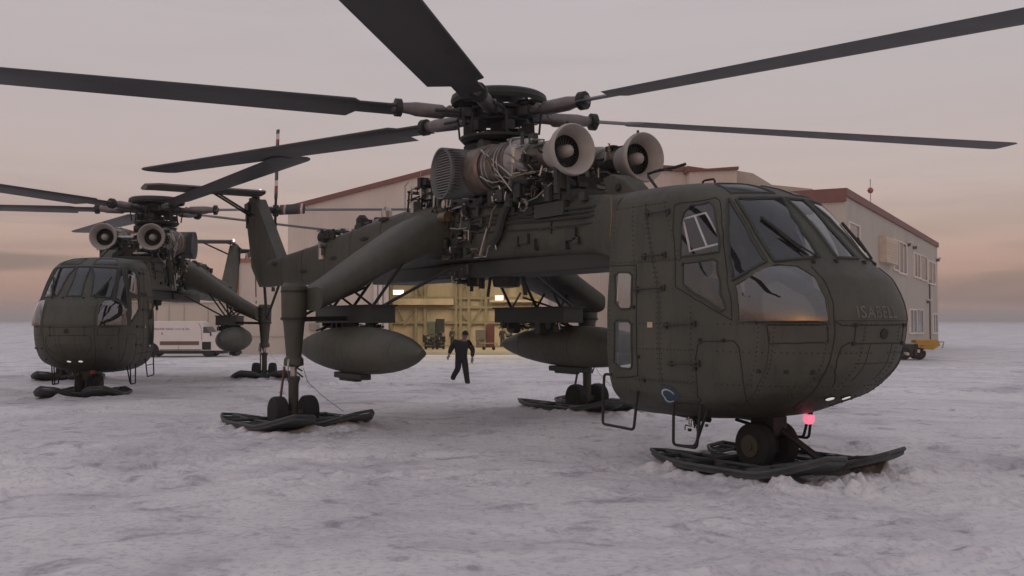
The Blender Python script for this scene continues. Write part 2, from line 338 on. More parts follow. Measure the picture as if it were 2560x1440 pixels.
CURVES = {
    'W_door_upper': [(1.05,2.86),(1.1,2.99),(1.17,3.07),(1.25,3.07),(1.32,3.09),(1.33,3.03),(1.3,2.89),(1.27,2.75),(1.25,2.62),(1.22,2.5),(1.16,2.49),(1.1,2.48),(1.04,2.48),(0.99,2.47),(1.01,2.6),(1.03,2.73)],
    'W_door_lower': [(0.99,2.4),(1.04,2.4),(1.1,2.41),(1.16,2.42),(1.18,2.39),(1.15,2.27),(1.14,2.15),(1.12,2.03),(1.14,1.87),(1.12,1.84),(1.08,1.9),(1.05,1.96),(1.01,2.02),(0.98,2.08),(0.92,2.15),(0.95,2.27)],
    'W_quarter': [(1.46,3.1),(1.48,3.11),(1.47,3.0),(1.47,2.91),(1.47,2.82),(1.47,2.73),(1.46,2.63),(1.46,2.54),(1.46,2.45),(1.46,2.37),(1.39,2.32),(1.32,2.27),(1.26,2.22),(1.21,2.18),(1.24,2.3),(1.26,2.42),(1.29,2.54),(1.31,2.65),(1.34,2.76),(1.38,2.87),(1.41,2.98)],
    'W_windscreen': [(1.53,3.1),(1.56,3.12),(1.64,3.11),(1.73,3.12),(1.81,3.12),(1.9,3.13),(1.91,3.11),(1.88,3.0),(1.85,2.9),(1.85,2.8),(1.83,2.7),(1.83,2.6),(1.82,2.51),(1.81,2.42),(1.73,2.4),(1.66,2.39),(1.58,2.38),(1.51,2.37),(1.51,2.45),(1.51,2.54),(1.51,2.63),(1.51,2.72),(1.52,2.81),(1.52,2.9),(1.52,3.0)],
    'W_center': [(1.95,3.13),(2.06,3.11),(2.02,3.0),(2.0,2.89),(2.0,2.79),(1.98,2.69),(1.97,2.59),(1.96,2.5),(1.95,2.4),(1.84,2.42),(1.85,2.51),(1.86,2.6),(1.87,2.71),(1.88,2.81),(1.9,2.91),(1.91,3.01)],
    'W_eyebrow': [(1.58,3.28),(1.77,3.36),(1.93,3.37),(2.01,3.36),(2.1,3.36),(2.15,3.34),(1.94,3.21),(1.84,3.2),(1.75,3.19),(1.67,3.19),(1.58,3.19),(1.5,3.2)],
    'W_bubble': [(1.45,2.31),(1.51,2.34),(1.57,2.33),(1.62,2.32),(1.64,2.26),(1.66,2.19),(1.66,2.07),(1.67,1.96),(1.66,1.85),(1.66,1.74),(1.61,1.74),(1.56,1.74),(1.51,1.74),(1.47,1.74),(1.43,1.74),(1.38,1.74),(1.33,1.73),(1.29,1.73),(1.25,1.73),(1.2,1.73),(1.2,1.85),(1.2,1.97),(1.21,2.12),(1.26,2.17),(1.31,2.21),(1.38,2.26)],
    'W_rear_up': [(0.08,2.3),(0.14,2.34),(0.28,2.33),(0.32,2.29),(0.31,2.16),(0.3,2.04),(0.3,1.92),(0.28,1.88),(0.17,1.88),(0.1,1.95),(0.1,2.07),(0.09,2.18)],
    'W_rear_lo': [(0.09,1.71),(0.13,1.75),(0.26,1.74),(0.3,1.69),(0.3,1.56),(0.3,1.44),(0.3,1.31),(0.29,1.18),(0.27,1.15),(0.16,1.15),(0.07,1.21),(0.08,1.34),(0.09,1.46),(0.09,1.58)],
    'L_seam_nose': [(1.7,2.31),(1.69,2.22),(1.7,2.14),(1.7,2.02),(1.7,1.91),(1.69,1.81),(1.69,1.71),(1.7,1.62),(1.7,1.52),(1.7,1.43),(1.7,1.33),(1.7,1.23),(1.71,1.13),(1.73,1.03),(1.74,0.95),(1.77,0.86),(1.84,0.77)],
    'L_panel_rect': [(1.34,1.69),(1.4,1.69),(1.45,1.69),(1.5,1.69),(1.54,1.69),(1.6,1.69),(1.65,1.7),(1.66,1.6),(1.67,1.51),(1.61,1.51),(1.56,1.51),(1.51,1.5),(1.46,1.5),(1.42,1.5),(1.36,1.49),(1.35,1.59)],
    'L_step_door': [(1.0,0.79),(0.97,0.89),(0.99,0.99),(1.0,1.1),(1.0,1.19),(1.0,1.29),(1.01,1.47),(1.04,1.51),(1.11,1.51),(1.18,1.52),(1.21,1.45),(1.22,1.34),(1.23,1.25),(1.25,1.14),(1.27,1.05),(1.3,0.95),(1.36,0.85)],
    'L_front_panel': [(1.82,1.68),(1.89,1.68),(1.95,1.69),(2.0,1.69),(2.05,1.69),(2.16,1.69),(2.17,1.6),(2.2,1.5),(2.08,1.51),(2.01,1.5),(1.96,1.5),(1.9,1.5),(1.84,1.5)],
    'L_nose_low': [(1.83,1.07),(1.76,1.21),(1.74,1.33),(1.75,1.46),(1.79,1.51),(1.84,1.5)],
    'L_nose_up': [(1.69,1.74),(1.73,1.69),(1.82,1.68)],
    'L_door': [(1.05,3.09),(1.09,3.11),(1.17,3.11),(1.24,3.11),(1.31,3.12),(1.39,3.14),(1.4,3.1),(1.36,2.95),(1.32,2.82),(1.3,2.71),(1.27,2.6),(1.25,2.49),(1.23,2.39),(1.21,2.29),(1.18,2.18),(1.17,2.07),(1.17,1.96),(1.17,1.85),(1.17,1.74),(1.13,1.79),(1.09,1.84),(1.05,1.9),(1.02,1.95),(0.97,2.01),(0.91,2.06),(0.83,2.12),(0.85,2.23),(0.88,2.34),(0.91,2.45),(0.94,2.56),(0.97,2.67),(1.0,2.81),(1.02,2.95)],
    'L_rear_door': [(0.38,2.4),(0.38,2.29),(0.36,2.18),(0.36,2.07),(0.36,1.96),(0.36,1.85),(0.36,1.74),(0.36,1.63),(0.36,1.52),(0.36,1.41),(0.36,1.29),(0.36,1.18),(0.35,1.07),(0.21,1.04),(0.07,1.02)],
    'L_rear_top': [(0.01,2.43),(0.14,2.42),(0.27,2.42),(0.39,2.41)],
    'L_h1': [(0.64,3.03),(0.82,3.02),(1.0,3.02)],
    'L_h2': [(0.51,2.51),(0.65,2.51),(0.79,2.51)],
    'L_h3': [(0.37,2.11),(0.48,2.12),(0.59,2.12),(0.69,2.12)],
    'L_h4': [(0.7,1.68),(0.81,1.69),(0.92,1.69),(1.0,1.7)],
    'L_h5': [(0.74,1.24),(0.84,1.25),(0.94,1.26),(1.01,1.26)],
    'L_emblem': [(0.65,0.8)],
    'L_patch': [(0.52,1.69)],
    'L_hole': [(1.98,1.59)],
    'L_lamp': [(2.04,0.91)],
    'L_text': [(1.84,1.77),(1.9,1.78),(1.96,1.79),(2.01,1.8),(2.08,1.8)],
    'L_textv': [(1.98,1.9),(1.97,1.78)],
    'L_brow': [(1.48,3.16),(1.55,3.16),(1.62,3.16),(1.7,3.17),(1.78,3.18),(1.87,3.19),(1.97,3.21),(2.05,3.23),(2.29,3.27)],
    'L_sill': [(1.21,2.17),(1.26,2.21),(1.32,2.25),(1.39,2.29),(1.46,2.33),(1.51,2.34),(1.57,2.35),(1.63,2.36),(1.7,2.37),(1.76,2.38),(1.83,2.39),(1.94,2.39)],
}

# ------------------------------------------------------------------ helicopter (x forward, y to port, z up; origin on the ground under the rotor)
ZF = [.56, .60, .66, .78, .98, 1.33, 1.74, 2.16, 2.36, 2.75, 3.10, 3.26, 3.36, 3.41]
XF = [5.6, 6.05, 6.42, 6.75, 7.24, 7.60, 7.69, 7.53, 7.28, 6.90, 6.52, 6.20, 5.85, 5.55]
ZW = [.56, .59, .66, .76, .90, 1.15, 1.5, 1.8, 2.4, 2.9, 3.15, 3.28, 3.36, 3.41]
WW = [.45, .58, .76, .91, 1.02, 1.08, 1.10, 1.10, 1.06, 1.01, .96, .88, .76, .60]
XR = 4.4


def sm(z, X, Y):
    d = [(Y[i + 1] - Y[i]) / (X[i + 1] - X[i]) for i in range(len(X) - 1)]
    m = [d[0]] + [0 if d[i - 1] * d[i] <= 0 else 2 * d[i - 1] * d[i] / (d[i - 1] + d[i]) for i in range(1, len(X) - 1)] + [d[-1]]
    i = min(max(int(np.searchsorted(X, z)) - 1, 0), len(X) - 2); h = X[i + 1] - X[i]; t = (z - X[i]) / h
    return (2 * t**3 - 3 * t**2 + 1) * Y[i] + (t**3 - 2 * t**2 + t) * h * m[i] + (-2 * t**3 + 3 * t**2) * Y[i + 1] + (t**3 - t**2) * h * m[i + 1]


def dims(z):
    xf = sm(z, ZF, XF); w = sm(z, ZW, WW)
    return xf, w, min(6.0 - max(0, z - 2.0) * .55, xf - .9)


def skin_pt(u, z):
    """cabin skin: u 0..1 starboard side, 1..2 starboard half of the nose, 2..3 port half, 3..4 port side"""
    xf, w, xs = dims(z)
    a = u if u <= 2 else 4 - u
    if a <= 1: x = XR + (xs - XR) * a; y = w
    else:
        th = (a - 1) * math.pi / 2
        x = xs + (xf - xs) * max(math.sin(th), 0) ** (2 / 2.4); y = w * max(math.cos(th), 0) ** (2 / 2.4)
    return Vector((x, -y if u <= 2 else y, z))


def skin_n(u, z):
    e = .01
    uu = min(max(u, .011), 3.989); zz = min(max(z, .571), 3.399)
    a = skin_pt(uu + e, zz) - skin_pt(uu - e, zz); b = skin_pt(uu, zz + e) - skin_pt(uu, zz - e)
    n = a.cross(b)
    if n.dot(skin_pt(uu, zz) - Vector((5.6, 0, 1.9))) < 0: n = -n
    return n.normalized()


def mirror(poly): return [(4 - u, z) for u, z in poly]


def inside(u, z, poly):
    c = False; n = len(poly)
    for i in range(n):
        x1, y1 = poly[i]; x2, y2 = poly[(i + 1) % n]
        if (y1 > z) != (y2 > z) and u < (x2 - x1) * (z - y1) / (y2 - y1) + x1: c = not c
    return c


def skin_tube(mb, pts, r, closed=False, off=0.0, n=6):
    P = []
    k = len(pts)
    for i in range(k if closed else k - 1):
        a = pts[i]; b = pts[(i + 1) % k]
        d = (skin_pt(*b) - skin_pt(*a)).length; m = max(1, int(d / .05))
        for q in range(m):
            u = a[0] + (b[0] - a[0]) * q / m; z = a[1] + (b[1] - a[1]) * q / m
            P.append(skin_pt(u, z) + skin_n(u, z) * off)
    if not closed: P.append(skin_pt(*pts[-1]) + skin_n(*pts[-1]) * off)
    mb.tube(P, r, n, closed)
    return mb


WC = [(1.93, 3.13), (2.07, 3.13), (2.055, 2.75), (2.07, 2.41), (1.93, 2.41), (1.945, 2.75)]
GLAZE = [('windscreen', CURVES['W_windscreen'], GLASSW, 1), ('centre_windscreen', WC, GLASSW, 0), ('quarter_window', CURVES['W_quarter'], GLASSW, 1),
         ('door_window', CURVES['W_door_upper'], GLASS, 1), ('door_window', CURVES['W_door_lower'], GLASS, 1),
         ('roof_window', [(1.56, 3.33), (1.6, 3.36), (1.9, 3.365), (1.93, 3.35), (1.92, 3.20), (1.54, 3.19)], GLASSE, 1),
         ('chin_window', CURVES['W_bubble'], GLASSB, 1), ('rear_window', CURVES['W_rear_up'], GLASS, 1), ('rear_window', CURVES['W_rear_lo'], GLASS, 1)]


def build_cabin(root):
    wins = []
    for nm, poly, m, mir in GLAZE:
        wins.append((nm, poly, m))
        if mir: wins.append((nm, mirror(poly), m))
    boxes = [(min(p[0] for p in w[1]), max(p[0] for p in w[1]), min(p[1] for p in w[1]), max(p[1] for p in w[1])) for w in wins]
    us = [4 * i / 400 for i in range(401)]
    zs = sorted(set([.56 + .1 * (i / 10) ** 1.3 for i in range(10)] + [.66 + 2.5 * i / 140 for i in range(141)] + [3.16 + .25 * (1 - (1 - i / 24) ** 1.4) for i in range(1, 25)]))
    nu, nz_ = len(us), len(zs)
    P = np.zeros((nz_, nu, 3))
    for i, z in enumerate(zs):
        for j, u in enumerate(us): P[i, j] = skin_pt(u, z)
    # bulged chin windows
    for nm, poly, m in wins:
        if nm != 'chin_window': continue
        cu = (max(p[0] for p in poly) + min(p[0] for p in poly)) / 2; cz = min(p[1] for p in poly)
        du = (max(p[0] for p in poly) - min(p[0] for p in poly)) / 2; dz = max(p[1] for p in poly) - cz
        for i, z in enumerate(zs):
            for j, u in enumerate(us):
                q = ((u - cu) / du) ** 2 + ((z - cz) / dz) ** 2
                if q < 1 and z > cz: P[i, j] += np.array(skin_n(u, z)) * .06 * (1 - q) ** .8
    V = P.reshape(-1, 3).tolist()
    shell = []; panes = [[] for _ in wins]
    for i in range(nz_ - 1):
        for j in range(nu - 1):
            f = (i * nu + j, i * nu + j + 1, (i + 1) * nu + j + 1, (i + 1) * nu + j)
            u = (us[j] + us[j + 1]) / 2; z = (zs[i] + zs[i + 1]) / 2; hit = -1
            for k, b in enumerate(boxes):
                if b[0] <= u <= b[1] and b[2] <= z <= b[3] and inside(u, z, wins[k][1]): hit = k; break
            (panes[hit] if hit >= 0 else shell).append(f)
    mb = MB(); mb.add(V, shell)
    for row, sgn, h in ((nz_ - 1, 1, .035), (0, -1, .03)):            # roof and belly
        ring0 = P[row]; c = ring0.mean(0); prev = ring0; vs = []; fs = []
        K = 6; vs += ring0.tolist()
        for k in range(1, K + 1):
            s = 1 - k / (K + .001); r = c + (ring0 - c) * s; r[:, 2] = ring0[:, 2] + sgn * h * (1 - s * s)
            vs += r.tolist()
            for j in range(nu - 1): fs.append(((k - 1) * nu + j, (k - 1) * nu + j + 1, k * nu + j + 1, k * nu + j))
            fs.append(((k - 1) * nu + nu - 1, (k - 1) * nu, k * nu, k * nu + nu - 1))
        mb.add(vs, fs)
    # rear wall at XR with glazed openings for the aft seat
    holes = [(-.93, -.16, 1.12, 1.72), (-.93, -.16, 1.80, 2.34), (.16, .93, 1.12, 1.72), (.16, .93, 1.80, 2.34)]
    ny = 60; zr = zs[::3] + [zs[-1]] if zs[-1] != zs[::3][-1] else zs[::3]
    vs = []; fs = []; gl = MB()
    for z in zr:
        w = dims(z)[1]
        for j in range(ny + 1): vs.append((XR, -w + 2 * w * j / ny, z))
    for i in range(len(zr) - 1):
        for j in range(ny):
            f = (i * (ny + 1) + j, i * (ny + 1) + j + 1, (i + 1) * (ny + 1) + j + 1, (i + 1) * (ny + 1) + j)
            cx = sum(vs[q][1] for q in f) / 4; cz = sum(vs[q][2] for q in f) / 4
            if not any(h[0] < cx < h[1] and h[2] < cz < h[3] for h in holes): fs.append(f)
    mb.add(vs, fs)
    o = mb.build('cabin', HULL, root, smooth=50)
    for h in holes:
        g = MB(); g.box((XR - .004, h[0], h[2]), (XR + .004, h[1], h[3])); g.build('aft_window', GLASS, root, smooth=0)
    # panes with rubber frames
    for k, (nm, poly, m) in enumerate(wins):
        g = MB(); used = {}
        for f in panes[k]:
            for i in f: used.setdefault(i, len(used))
        g.add([V[i] for i in used], [tuple(used[i] for i in f) for f in panes[k]])
        po = g.build(nm, m, root, smooth=60)
        r = .022 if nm in ('windscreen', 'centre_windscreen', 'quarter_window') else .014
        skin_tube(MB(), poly, r, True, .002).build('window_frame', HULLD if nm != 'chin_window' else HULL, po)
    # inner frames seen through the door glass
    for sg in (0, 1):
        fr = MB()
        pl = [[(1.02, 3.0), (1.17, 3.03), (1.24, 3.03), (1.25, 2.6), (1.0, 2.53)], ]
        a = [(1.055, 2.93), (1.24, 2.99), (1.255, 2.62), (1.03, 2.54)]
        b = [((1.055 + 1.24) / 2, 2.96), ((1.255 + 1.03) / 2, 2.58)]
        if sg: a = mirror(a); b = mirror(b)
        skin_tube(fr, a, .013, True, -.06); skin_tube(fr, b, .013, False, -.06)
        fr.build('window_grille', WHITE, root)
    # skin seams, doors and panels
    se = MB()
    for key, cl in (('L_seam_nose', 0), ('L_panel_rect', 1), ('L_step_door', 0), ('L_door', 1), ('L_rear_door', 0), ('L_rear_top', 0), ('L_nose_low', 0), ('L_nose_up', 0)):
        for mi in (0, 1):
            p = CURVES[key]; p = mirror(p) if mi else p
            skin_tube(se, p, .0075, bool(cl), .0)
    skin_tube(se, [(1.82, 1.69), (2.18, 1.69), (2.18, 1.50), (1.82, 1.50)], .0075, True)
    for dz in (1.745, 1.30): skin_tube(se, [(1.69 if dz > 1.5 else 1.86, dz - .01), (2.31 if dz > 1.5 else 2.14, dz - .01)], .004)
    for uu in (1.93, 2.07): skin_tube(se, [(uu, 1.50), (uu, 1.1)], .004)
    for u in (.62, 1.36):
        for mi in (0, 1):
            uu = 4 - u if mi else u
            skin_tube(se, [(uu, .78), (uu, 1.62)] if u > 1 else [(uu, .72), (uu, 3.2)], .0035)
    def rivets(a, b, step=.06):
        d = (skin_pt(*b) - skin_pt(*a)).length; m_ = max(2, int(d / step))
        for i in range(m_ + 1):
            u = a[0] + (b[0] - a[0]) * i / m_; z = a[1] + (b[1] - a[1]) * i / m_
            if any(inside(u, z, w[1]) for w in wins): continue
            se.cbox(skin_pt(u, z) + skin_n(u, z) * .001, (.011, .011, .011))
    for u in (.03, .36, .60, .64, .96, 1.30, 1.38, 1.66, 1.88):
        for uu in (u, 4 - u): rivets((uu, .75 if u > .5 else .95), (uu, 3.15 if u < 1 else (1.66 if u > 1.25 else 2.3)))
    for z in (1.04, 1.40, 1.70, 2.46, 3.14):
        rivets((.05, z), (.98, z)); rivets((3.02, z), (3.95, z))
        if z < 1.72: rivets((1.1, z), (1.95, z)); rivets((2.05, z), (2.9, z))
    for z in (2.44, 1.02): skin_tube(se, [(.3, z), (.98, z)], .0035); skin_tube(se, [(3.02, z), (3.7, z)], .0035)
    se.build('skin_seam', SEAM, root)
    # latches, rivets, catches
    for u, z in ((1.82, 1.69), (2.18, 1.69), (2.18, 1.50), (1.82, 1.50), (1.74, 2.36), (1.9, 2.37), (2.1, 2.37), (2.26, 2.36), (1.0, 1.2), (1.33, 1.2), (1.48, 1.2), (1.63, 1.2), (.33, 1.9), (.38, 1.3), (1.29, 1.73), (3.67, 1.9), (2.52, 1.2), (1.02, 1.52), (1.13, 1.52), (.42, 1.02), (1.6, .95), (1.27, 1.98)):
        p = skin_pt(u, z); n = skin_n(u, z); la = MB(); la.cbox(p + n * .004, (.04, .04, .04)); la.build('latch', SEAM, root, smooth=0, bevel=.006)
    hb = MB()
    p = skin_pt(2.0, 1.60); n = skin_n(2.0, 1.6); hb.tube([p - n * .02, p + n * .015], .055, 14); hb.build('nose_vent', SEAM, root)
    # grab handles
    for k in ('L_h1', 'L_h2', 'L_h3', 'L_h4', 'L_h5'):
        for mi in (0, 1):
            p = CURVES[k]; a, b = p[0], p[-1]
            if mi: a, b = mirror([a, b])
            pa, pb = skin_pt(*a), skin_pt(*b); na, nb = skin_n(*a), skin_n(*b)
            h = MB(); h.tube([pa, pa + na * .05, pb + nb * .05, pb], .011, 8)
            for q, nn in ((pa, na), (pb, nb)): h.cbox(q + nn * .01, (.06, .03, .07))
            h.build('grab_handle', HULLD, root)
    # small beige placard on the side
    for sgn in (1, -1):
        u = .52 if sgn > 0 else 3.48
        q = [(u - .03, 1.655), (u + .03, 1.655), (u + .03, 1.72), (u - .03, 1.72)]
        pm = MB(); pm.add([skin_pt(*a) + skin_n(*a) * .006 for a in q], [(0, 1, 2, 3)]); pm.build('placard', mat('placard_cream', (.5, .42, .3), .6), root, smooth=0)


def build_emblem(root):
    cu, cz, rr = .665, .86, .17
    def P(rad, an, off):
        du = rad * math.cos(an) / 1.6; dz = rad * math.sin(an) * .72
        return skin_pt(cu + du, cz + dz) + skin_n(cu + du, cz + dz) * off
    d = MB(); n = 40; vs = []; fs = []
    rads = [0.0, .05, .1, .14, rr]
    for r_ in rads: vs += [P(r_, 2 * math.pi * j / n, .006) for j in range(n)]
    for i in range(len(rads) - 1):
        for j in range(n): fs.append((i * n + j, i * n + (j + 1) % n, (i + 1) * n + (j + 1) % n, (i + 1) * n + j))
    d.add(vs, fs); e = d.build('emblem', BLUE, root)
    g = MB(); vs = []; fs = []; n = 40
    for j in range(n):
        an = R(20) + R(300) * j / (n - 1)
        for r_ in (.092, .118): vs.append(P(r_ * (1 + .1 * math.cos(an * 2 + 1)), an, .011))
    for j in range(n - 1): fs.append((2 * j, 2 * j + 1, 2 * j + 3, 2 * j + 2))
    g.add(vs, fs); g.build('emblem_ring', mat('emblem_white', (.42, .45, .46), .6), e)


def build_lettering(root):
    cu = bpy.data.curves.new('lettering', 'FONT'); cu.body = 'ISABELL'; cu.size = .17; cu.space_character = 1.12; cu.resolution_u = 3
    t = bpy.data.objects.new('lettering_source', cu); COL.objects.link(t)
    bpy.context.view_layer.update()
    me = bpy.data.meshes.new_from_object(t.evaluated_get(bpy.context.evaluated_depsgraph_get()))
    bpy.data.objects.remove(t)
    xs = [v.co.x for v in me.vertices]; x0, x1 = min(xs), max(xs); W = .58; ys = [v.co.y for v in me.vertices]; hh = max(ys)
    bm = bmesh.new(); bm.from_mesh(me)
    for _ in range(2): bmesh.ops.subdivide_edges(bm, edges=[e for e in bm.edges if e.calc_length() > .02], cuts=1)
    for v in bm.verts:
        y = -.36 + (v.co.x - x0) / (x1 - x0) * W; z = 1.765 + v.co.y / hh * .125
        xf, w, xs_ = dims(z)
        v.co = (xs_ + (xf - xs_) * (1 - min(.99, (abs(y) / w) ** 2.4)) ** (1 / 2.4) + .006, y, z)
    bm.to_mesh(me); bm.free()
    me.materials.clear(); me.materials.append(mat('faded_letter_paint', (.135, .135, .12), .7, 0, .45, 14))
    o = bpy.data.objects.new('nose_lettering', me); COL.objects.link(o); o.parent = root
    o['label'] = 'faded grey capital letters reading ISABELL across the nose'


def loop(mb, pts, r=.0175):
    """closed-cornered tube with rounded corners"""
    P = [Vector(p) for p in pts]; out = [P[0]]
    for i in range(1, len(P) - 1):
        a, b, c = P[i - 1], P[i], P[i + 1]; d1 = (a - b).normalized() * .05; d2 = (c - b).normalized() * .05
        for t in (0, .33, .66, 1):
            out.append(b + d1 * (1 - t) ** 2 + d2 * t ** 2)
    out.append(P[-1]); mb.tube(out, r, 8); return mb


def ski(parent, cx, cy, rnd, L0=-1.25, L1=1.25, W=.95, lift=.16, yaw=0.0):
    """broad snow ski: two boards joined round the wheels, tubular rims, upturned tips, open tail frames"""
    M = Matrix.Translation((cx, cy, 0)) @ Matrix.Rotation(yaw, 4, 'Z')
    def zz(x):
        t = max(0, (x - (L1 - .8)) / .8); s = max(0, ((L0 + .5) - x) / .5)
        return .055 + lift * t ** 1.6 + .045 * s ** 1.5
    def inner(x):
        t = max(0, (x - .45) / (L1 - .45)); s = max(0, (-.45 - x) / (-.45 - L0))
        return 0.0 if abs(x) < .45 else .07 + .30 * (t ** 3 + s ** 3)
    def outer(x):
        t = max(0, (x - .5) / (L1 - .5)); s = max(0, (-.3 - x) / (-.3 - L0))
        return W * (1 - .30 * t ** 2.5) * (1 - .34 * s ** 1.5)
    mb = MB(); nx, ny = 40, 12
    for sd in (-1, 1):
        vs = []; fs = []
        P = lambda x, q, dz: M @ Vector((x, sd * (inner(x) + (outer(x) - inner(x)) * q), zz(x) + .03 * q ** 3 + dz))
        for layer in (0, 1):
            for i in range(nx + 1):
                x = L0 + (L1 - L0) * i / nx
                for j in range(ny + 1): vs.append(P(x, j / ny, .0 if layer else -.04))
        st = (nx + 1) * (ny + 1)
        def hole(x, q):
            y = inner(x) + (outer(x) - inner(x)) * q
            if abs(x) < .28 and .12 < y < .38: return True
            return x < -.62 and .22 < q < .80 and x > L0 + .14
        keep = lambda i, j: 0 <= i < nx and 0 <= j < ny and not hole(L0 + (L1 - L0) * (i + .5) / nx, (j + .5) / ny)
        for i in range(nx):
            for j in range(ny):
                if not keep(i, j): continue
                a = i * (ny + 1) + j; q = (a, a + 1, a + ny + 2, a + ny + 1)
                fs.append(tuple(st + k for k in q)); fs.append(tuple(reversed(q)))
                for di, dj, e in ((-1, 0, (a, a + 1)), (1, 0, (a + ny + 1, a + ny + 2)), (0, -1, (a, a + ny + 1)), (0, 1, (a + 1, a + ny + 2))):
                    if not keep(i + di, j + dj): fs.append((e[0], e[1], st + e[1], st + e[0]))
        mb.add(vs, fs)
        xs = [L0 + (L1 - L0) * i / 24 for i in range(25)]
        mb.tube([P(x, 1, .02) for x in xs] + [P(x, 0, .02) for x in reversed(xs)], .026, 6, True)
        mb.tube([P(x, .5, .04) for x in (L0 + .1, -.6, .3, L1 - .25)], .024, 6)
        for x in (-.55, -.95, .5, .85): mb.tube([P(x, 0, .03), P(x, 1, .04)], .02, 6)
        for _ in range(6):
            x = rnd.uniform(-.5, L1 - .4); q = P(x, rnd.uniform(.2, .9), .03); mb.cbox(q, (.10, .07, .05))
    for x in (-.42, .42): mb.tube([M @ Vector((x, -W * .9, zz(x) + .06)), M @ Vector((x, W * .9, zz(x) + .06))], .03, 6)
    mb.build('ski', SKIM, parent, smooth=40)


def wheel(parent, x, y, z, r, w):
    mb = MB()
    mb.lathe([(-w / 2, r * .55), (-w / 2, r * .86), (-w * .4, r * .96), (-w * .2, r), (w * .2, r), (w * .4, r * .96), (w / 2, r * .86), (w / 2, r * .55)], (x, y, z), 'y', 32)
    for k in (-.18, 0, .18): mb.lathe([(k * w - .004, r * 1.004), (k * w + .004, r * 1.004)], (x, y, z), 'y', 32, caps=False)
    t = mb.build('wheel', RUBBER, parent)
    return t


def gear(root, x, y, top, rnd, nose=False):
    """one landing gear: strut, pair of wheels, ski, brace"""
    g = MB(); s = -1 if y < 0 else 1
    if not nose:
        g.lathe([(2.36, .17), (2.3, .215), (1.78, .205), (1.7, .175), (1.15, .125), (1.1, .16), (1.0, .165), (.98, .1)], (x, y, 0), 'z', 24)
        g.mat(1).lathe([(.99, .055), (.80, .055)], (x, y, 0), 'z', 16)
        g.mat(0).lathe([(.82, .10), (.78, .11), (.70, .085), (.28, .08), (.16, .08)], (x, y, 0), 'z', 16)
        g.mat(0).tube([(x, y - .34, .22), (x, y + .34, .22)], .05, 10)
        g.mat(1).tube([(x + .1, y - .12, 1.1), (x + .16, y - .16, .92), (x + .1, y - .1, .78)], .02, 6)
        for k in range(7):
            q = Vector((x + rnd.uniform(-.16, .2), y + rnd.uniform(-.2, .2), rnd.uniform(.85, 1.25)))
            g.mat(2).tube([q, q + Vector((rnd.uniform(-.12, .12), rnd.uniform(-.12, .12), rnd.uniform(-.2, .1)))], .014, 5)
        for k in (1.75, 2.2): g.mat(2).lathe([(k, .222), (k + .04, .222)], (x, y, 0), 'z', 24)
        o = g.build('landing_gear', [HULL, STEEL, DARK], root)
        b = MB(); b.tube([(x - .05, y - .14, .98), (x - .28, y - .16, .14)], .022, 8); b.build('brace', mat('rusty_rod', (.15, .06, .05), .6), o)
        b = MB(); b.tube([(x + .02, y + .16, .95), (x + .06, y + .22, .72), (x + .12, y + .5, .45), (x + .2, y + .8, .22)], .005, 5); b.build('cable', STEEL, o)
        for k in (-.26, .26): wheel(o, x, y + k, .24, .26, .22)
        ski(o, x, y, rnd, -1.32, 1.32, .98, .20, yaw=R(8))
    else:
        g.box((x - .16, -.10, .40), (x + .2, .12, .62)); g.box((x - .05, -.07, .20), (x + .13, .07, .5))
        g.tube([(x - .3, -.2, .56), (x + .1, -.2, .50)], .02, 6)
        g.tube([(x, -.26, .28), (x, .26, .28)], .05, 10)
        g.tube([(x + .12, .04, .50), (x + .75, .16, .12)], .045, 8)
        g.mat(1).tube([(x + .68, .14, .17), (x + .82, .17, .1)], .03, 8)
        o = g.build('nose_gear', [DARK, STEEL], root)
        for k in (-.19, .19): wheel(o, x, y + k, .28, .27, .17)
        for k in (-.28, .28):
            hub = MB(); hub.lathe([(k - .012, .13), (k + .012, .13)], (x, 0, .28), 'y', 20); hub.lathe([(k - .03, .05), (k + .03, .05)], (x, 0, .28), 'y', 14)
            hub.build('wheel_hub', mat('muddy_hub', (.06, .055, .04), .7), o)
        ski(o, x + .08, -.04, rnd, -1.3, 1.3, .98, .22, yaw=R(4))


def clutter(mb, rnd, lo, hi, nb, nt, rt=(.008, .02), bs=(.05, .22)):
    """dense plumbing: small boxes, cylinders and bent pipes; slots 0 dark 1 steel 2 brass 3 olive"""
    for _ in range(nb):
        c = [rnd.uniform(lo[i], hi[i]) for i in range(3)]; s = [rnd.uniform(*bs) for _ in range(3)]
        mb.mat(rnd.choice([0, 0, 0, 3, 3, 1]))
        if rnd.random() < .5: mb.cbox(c, s)
        else: mb.lathe([(-s[0], s[1] * .3), (-s[0], s[1] * .5), (s[0] * .7, s[1] * .5), (s[0], s[1] * .25)], c, rnd.choice('xyz'), 10)
    for _ in range(nt):
        p = Vector([rnd.uniform(lo[i], hi[i]) for i in range(3)]); pts = [p.copy()]
        for k in range(rnd.randint(2, 5)):
            ax = rnd.randint(0, 2); d = Vector((0, 0, 0)); d[ax] = rnd.choice([-1, 1]) * rnd.uniform(.08, .35) * (1 if ax == 0 else .6)
            p = p + d + Vector((rnd.uniform(-.03, .03),) * 3)
            p = Vector([min(max(p[i], lo[i]), hi[i]) for i in range(3)]); pts.append(p.copy())
        mb.mat(rnd.choice([1, 1, 2, 0, 0])); mb.tube(pts, rnd.uniform(*rt), 5)


CL = [DARK, STEEL, BRASS, HULLD]


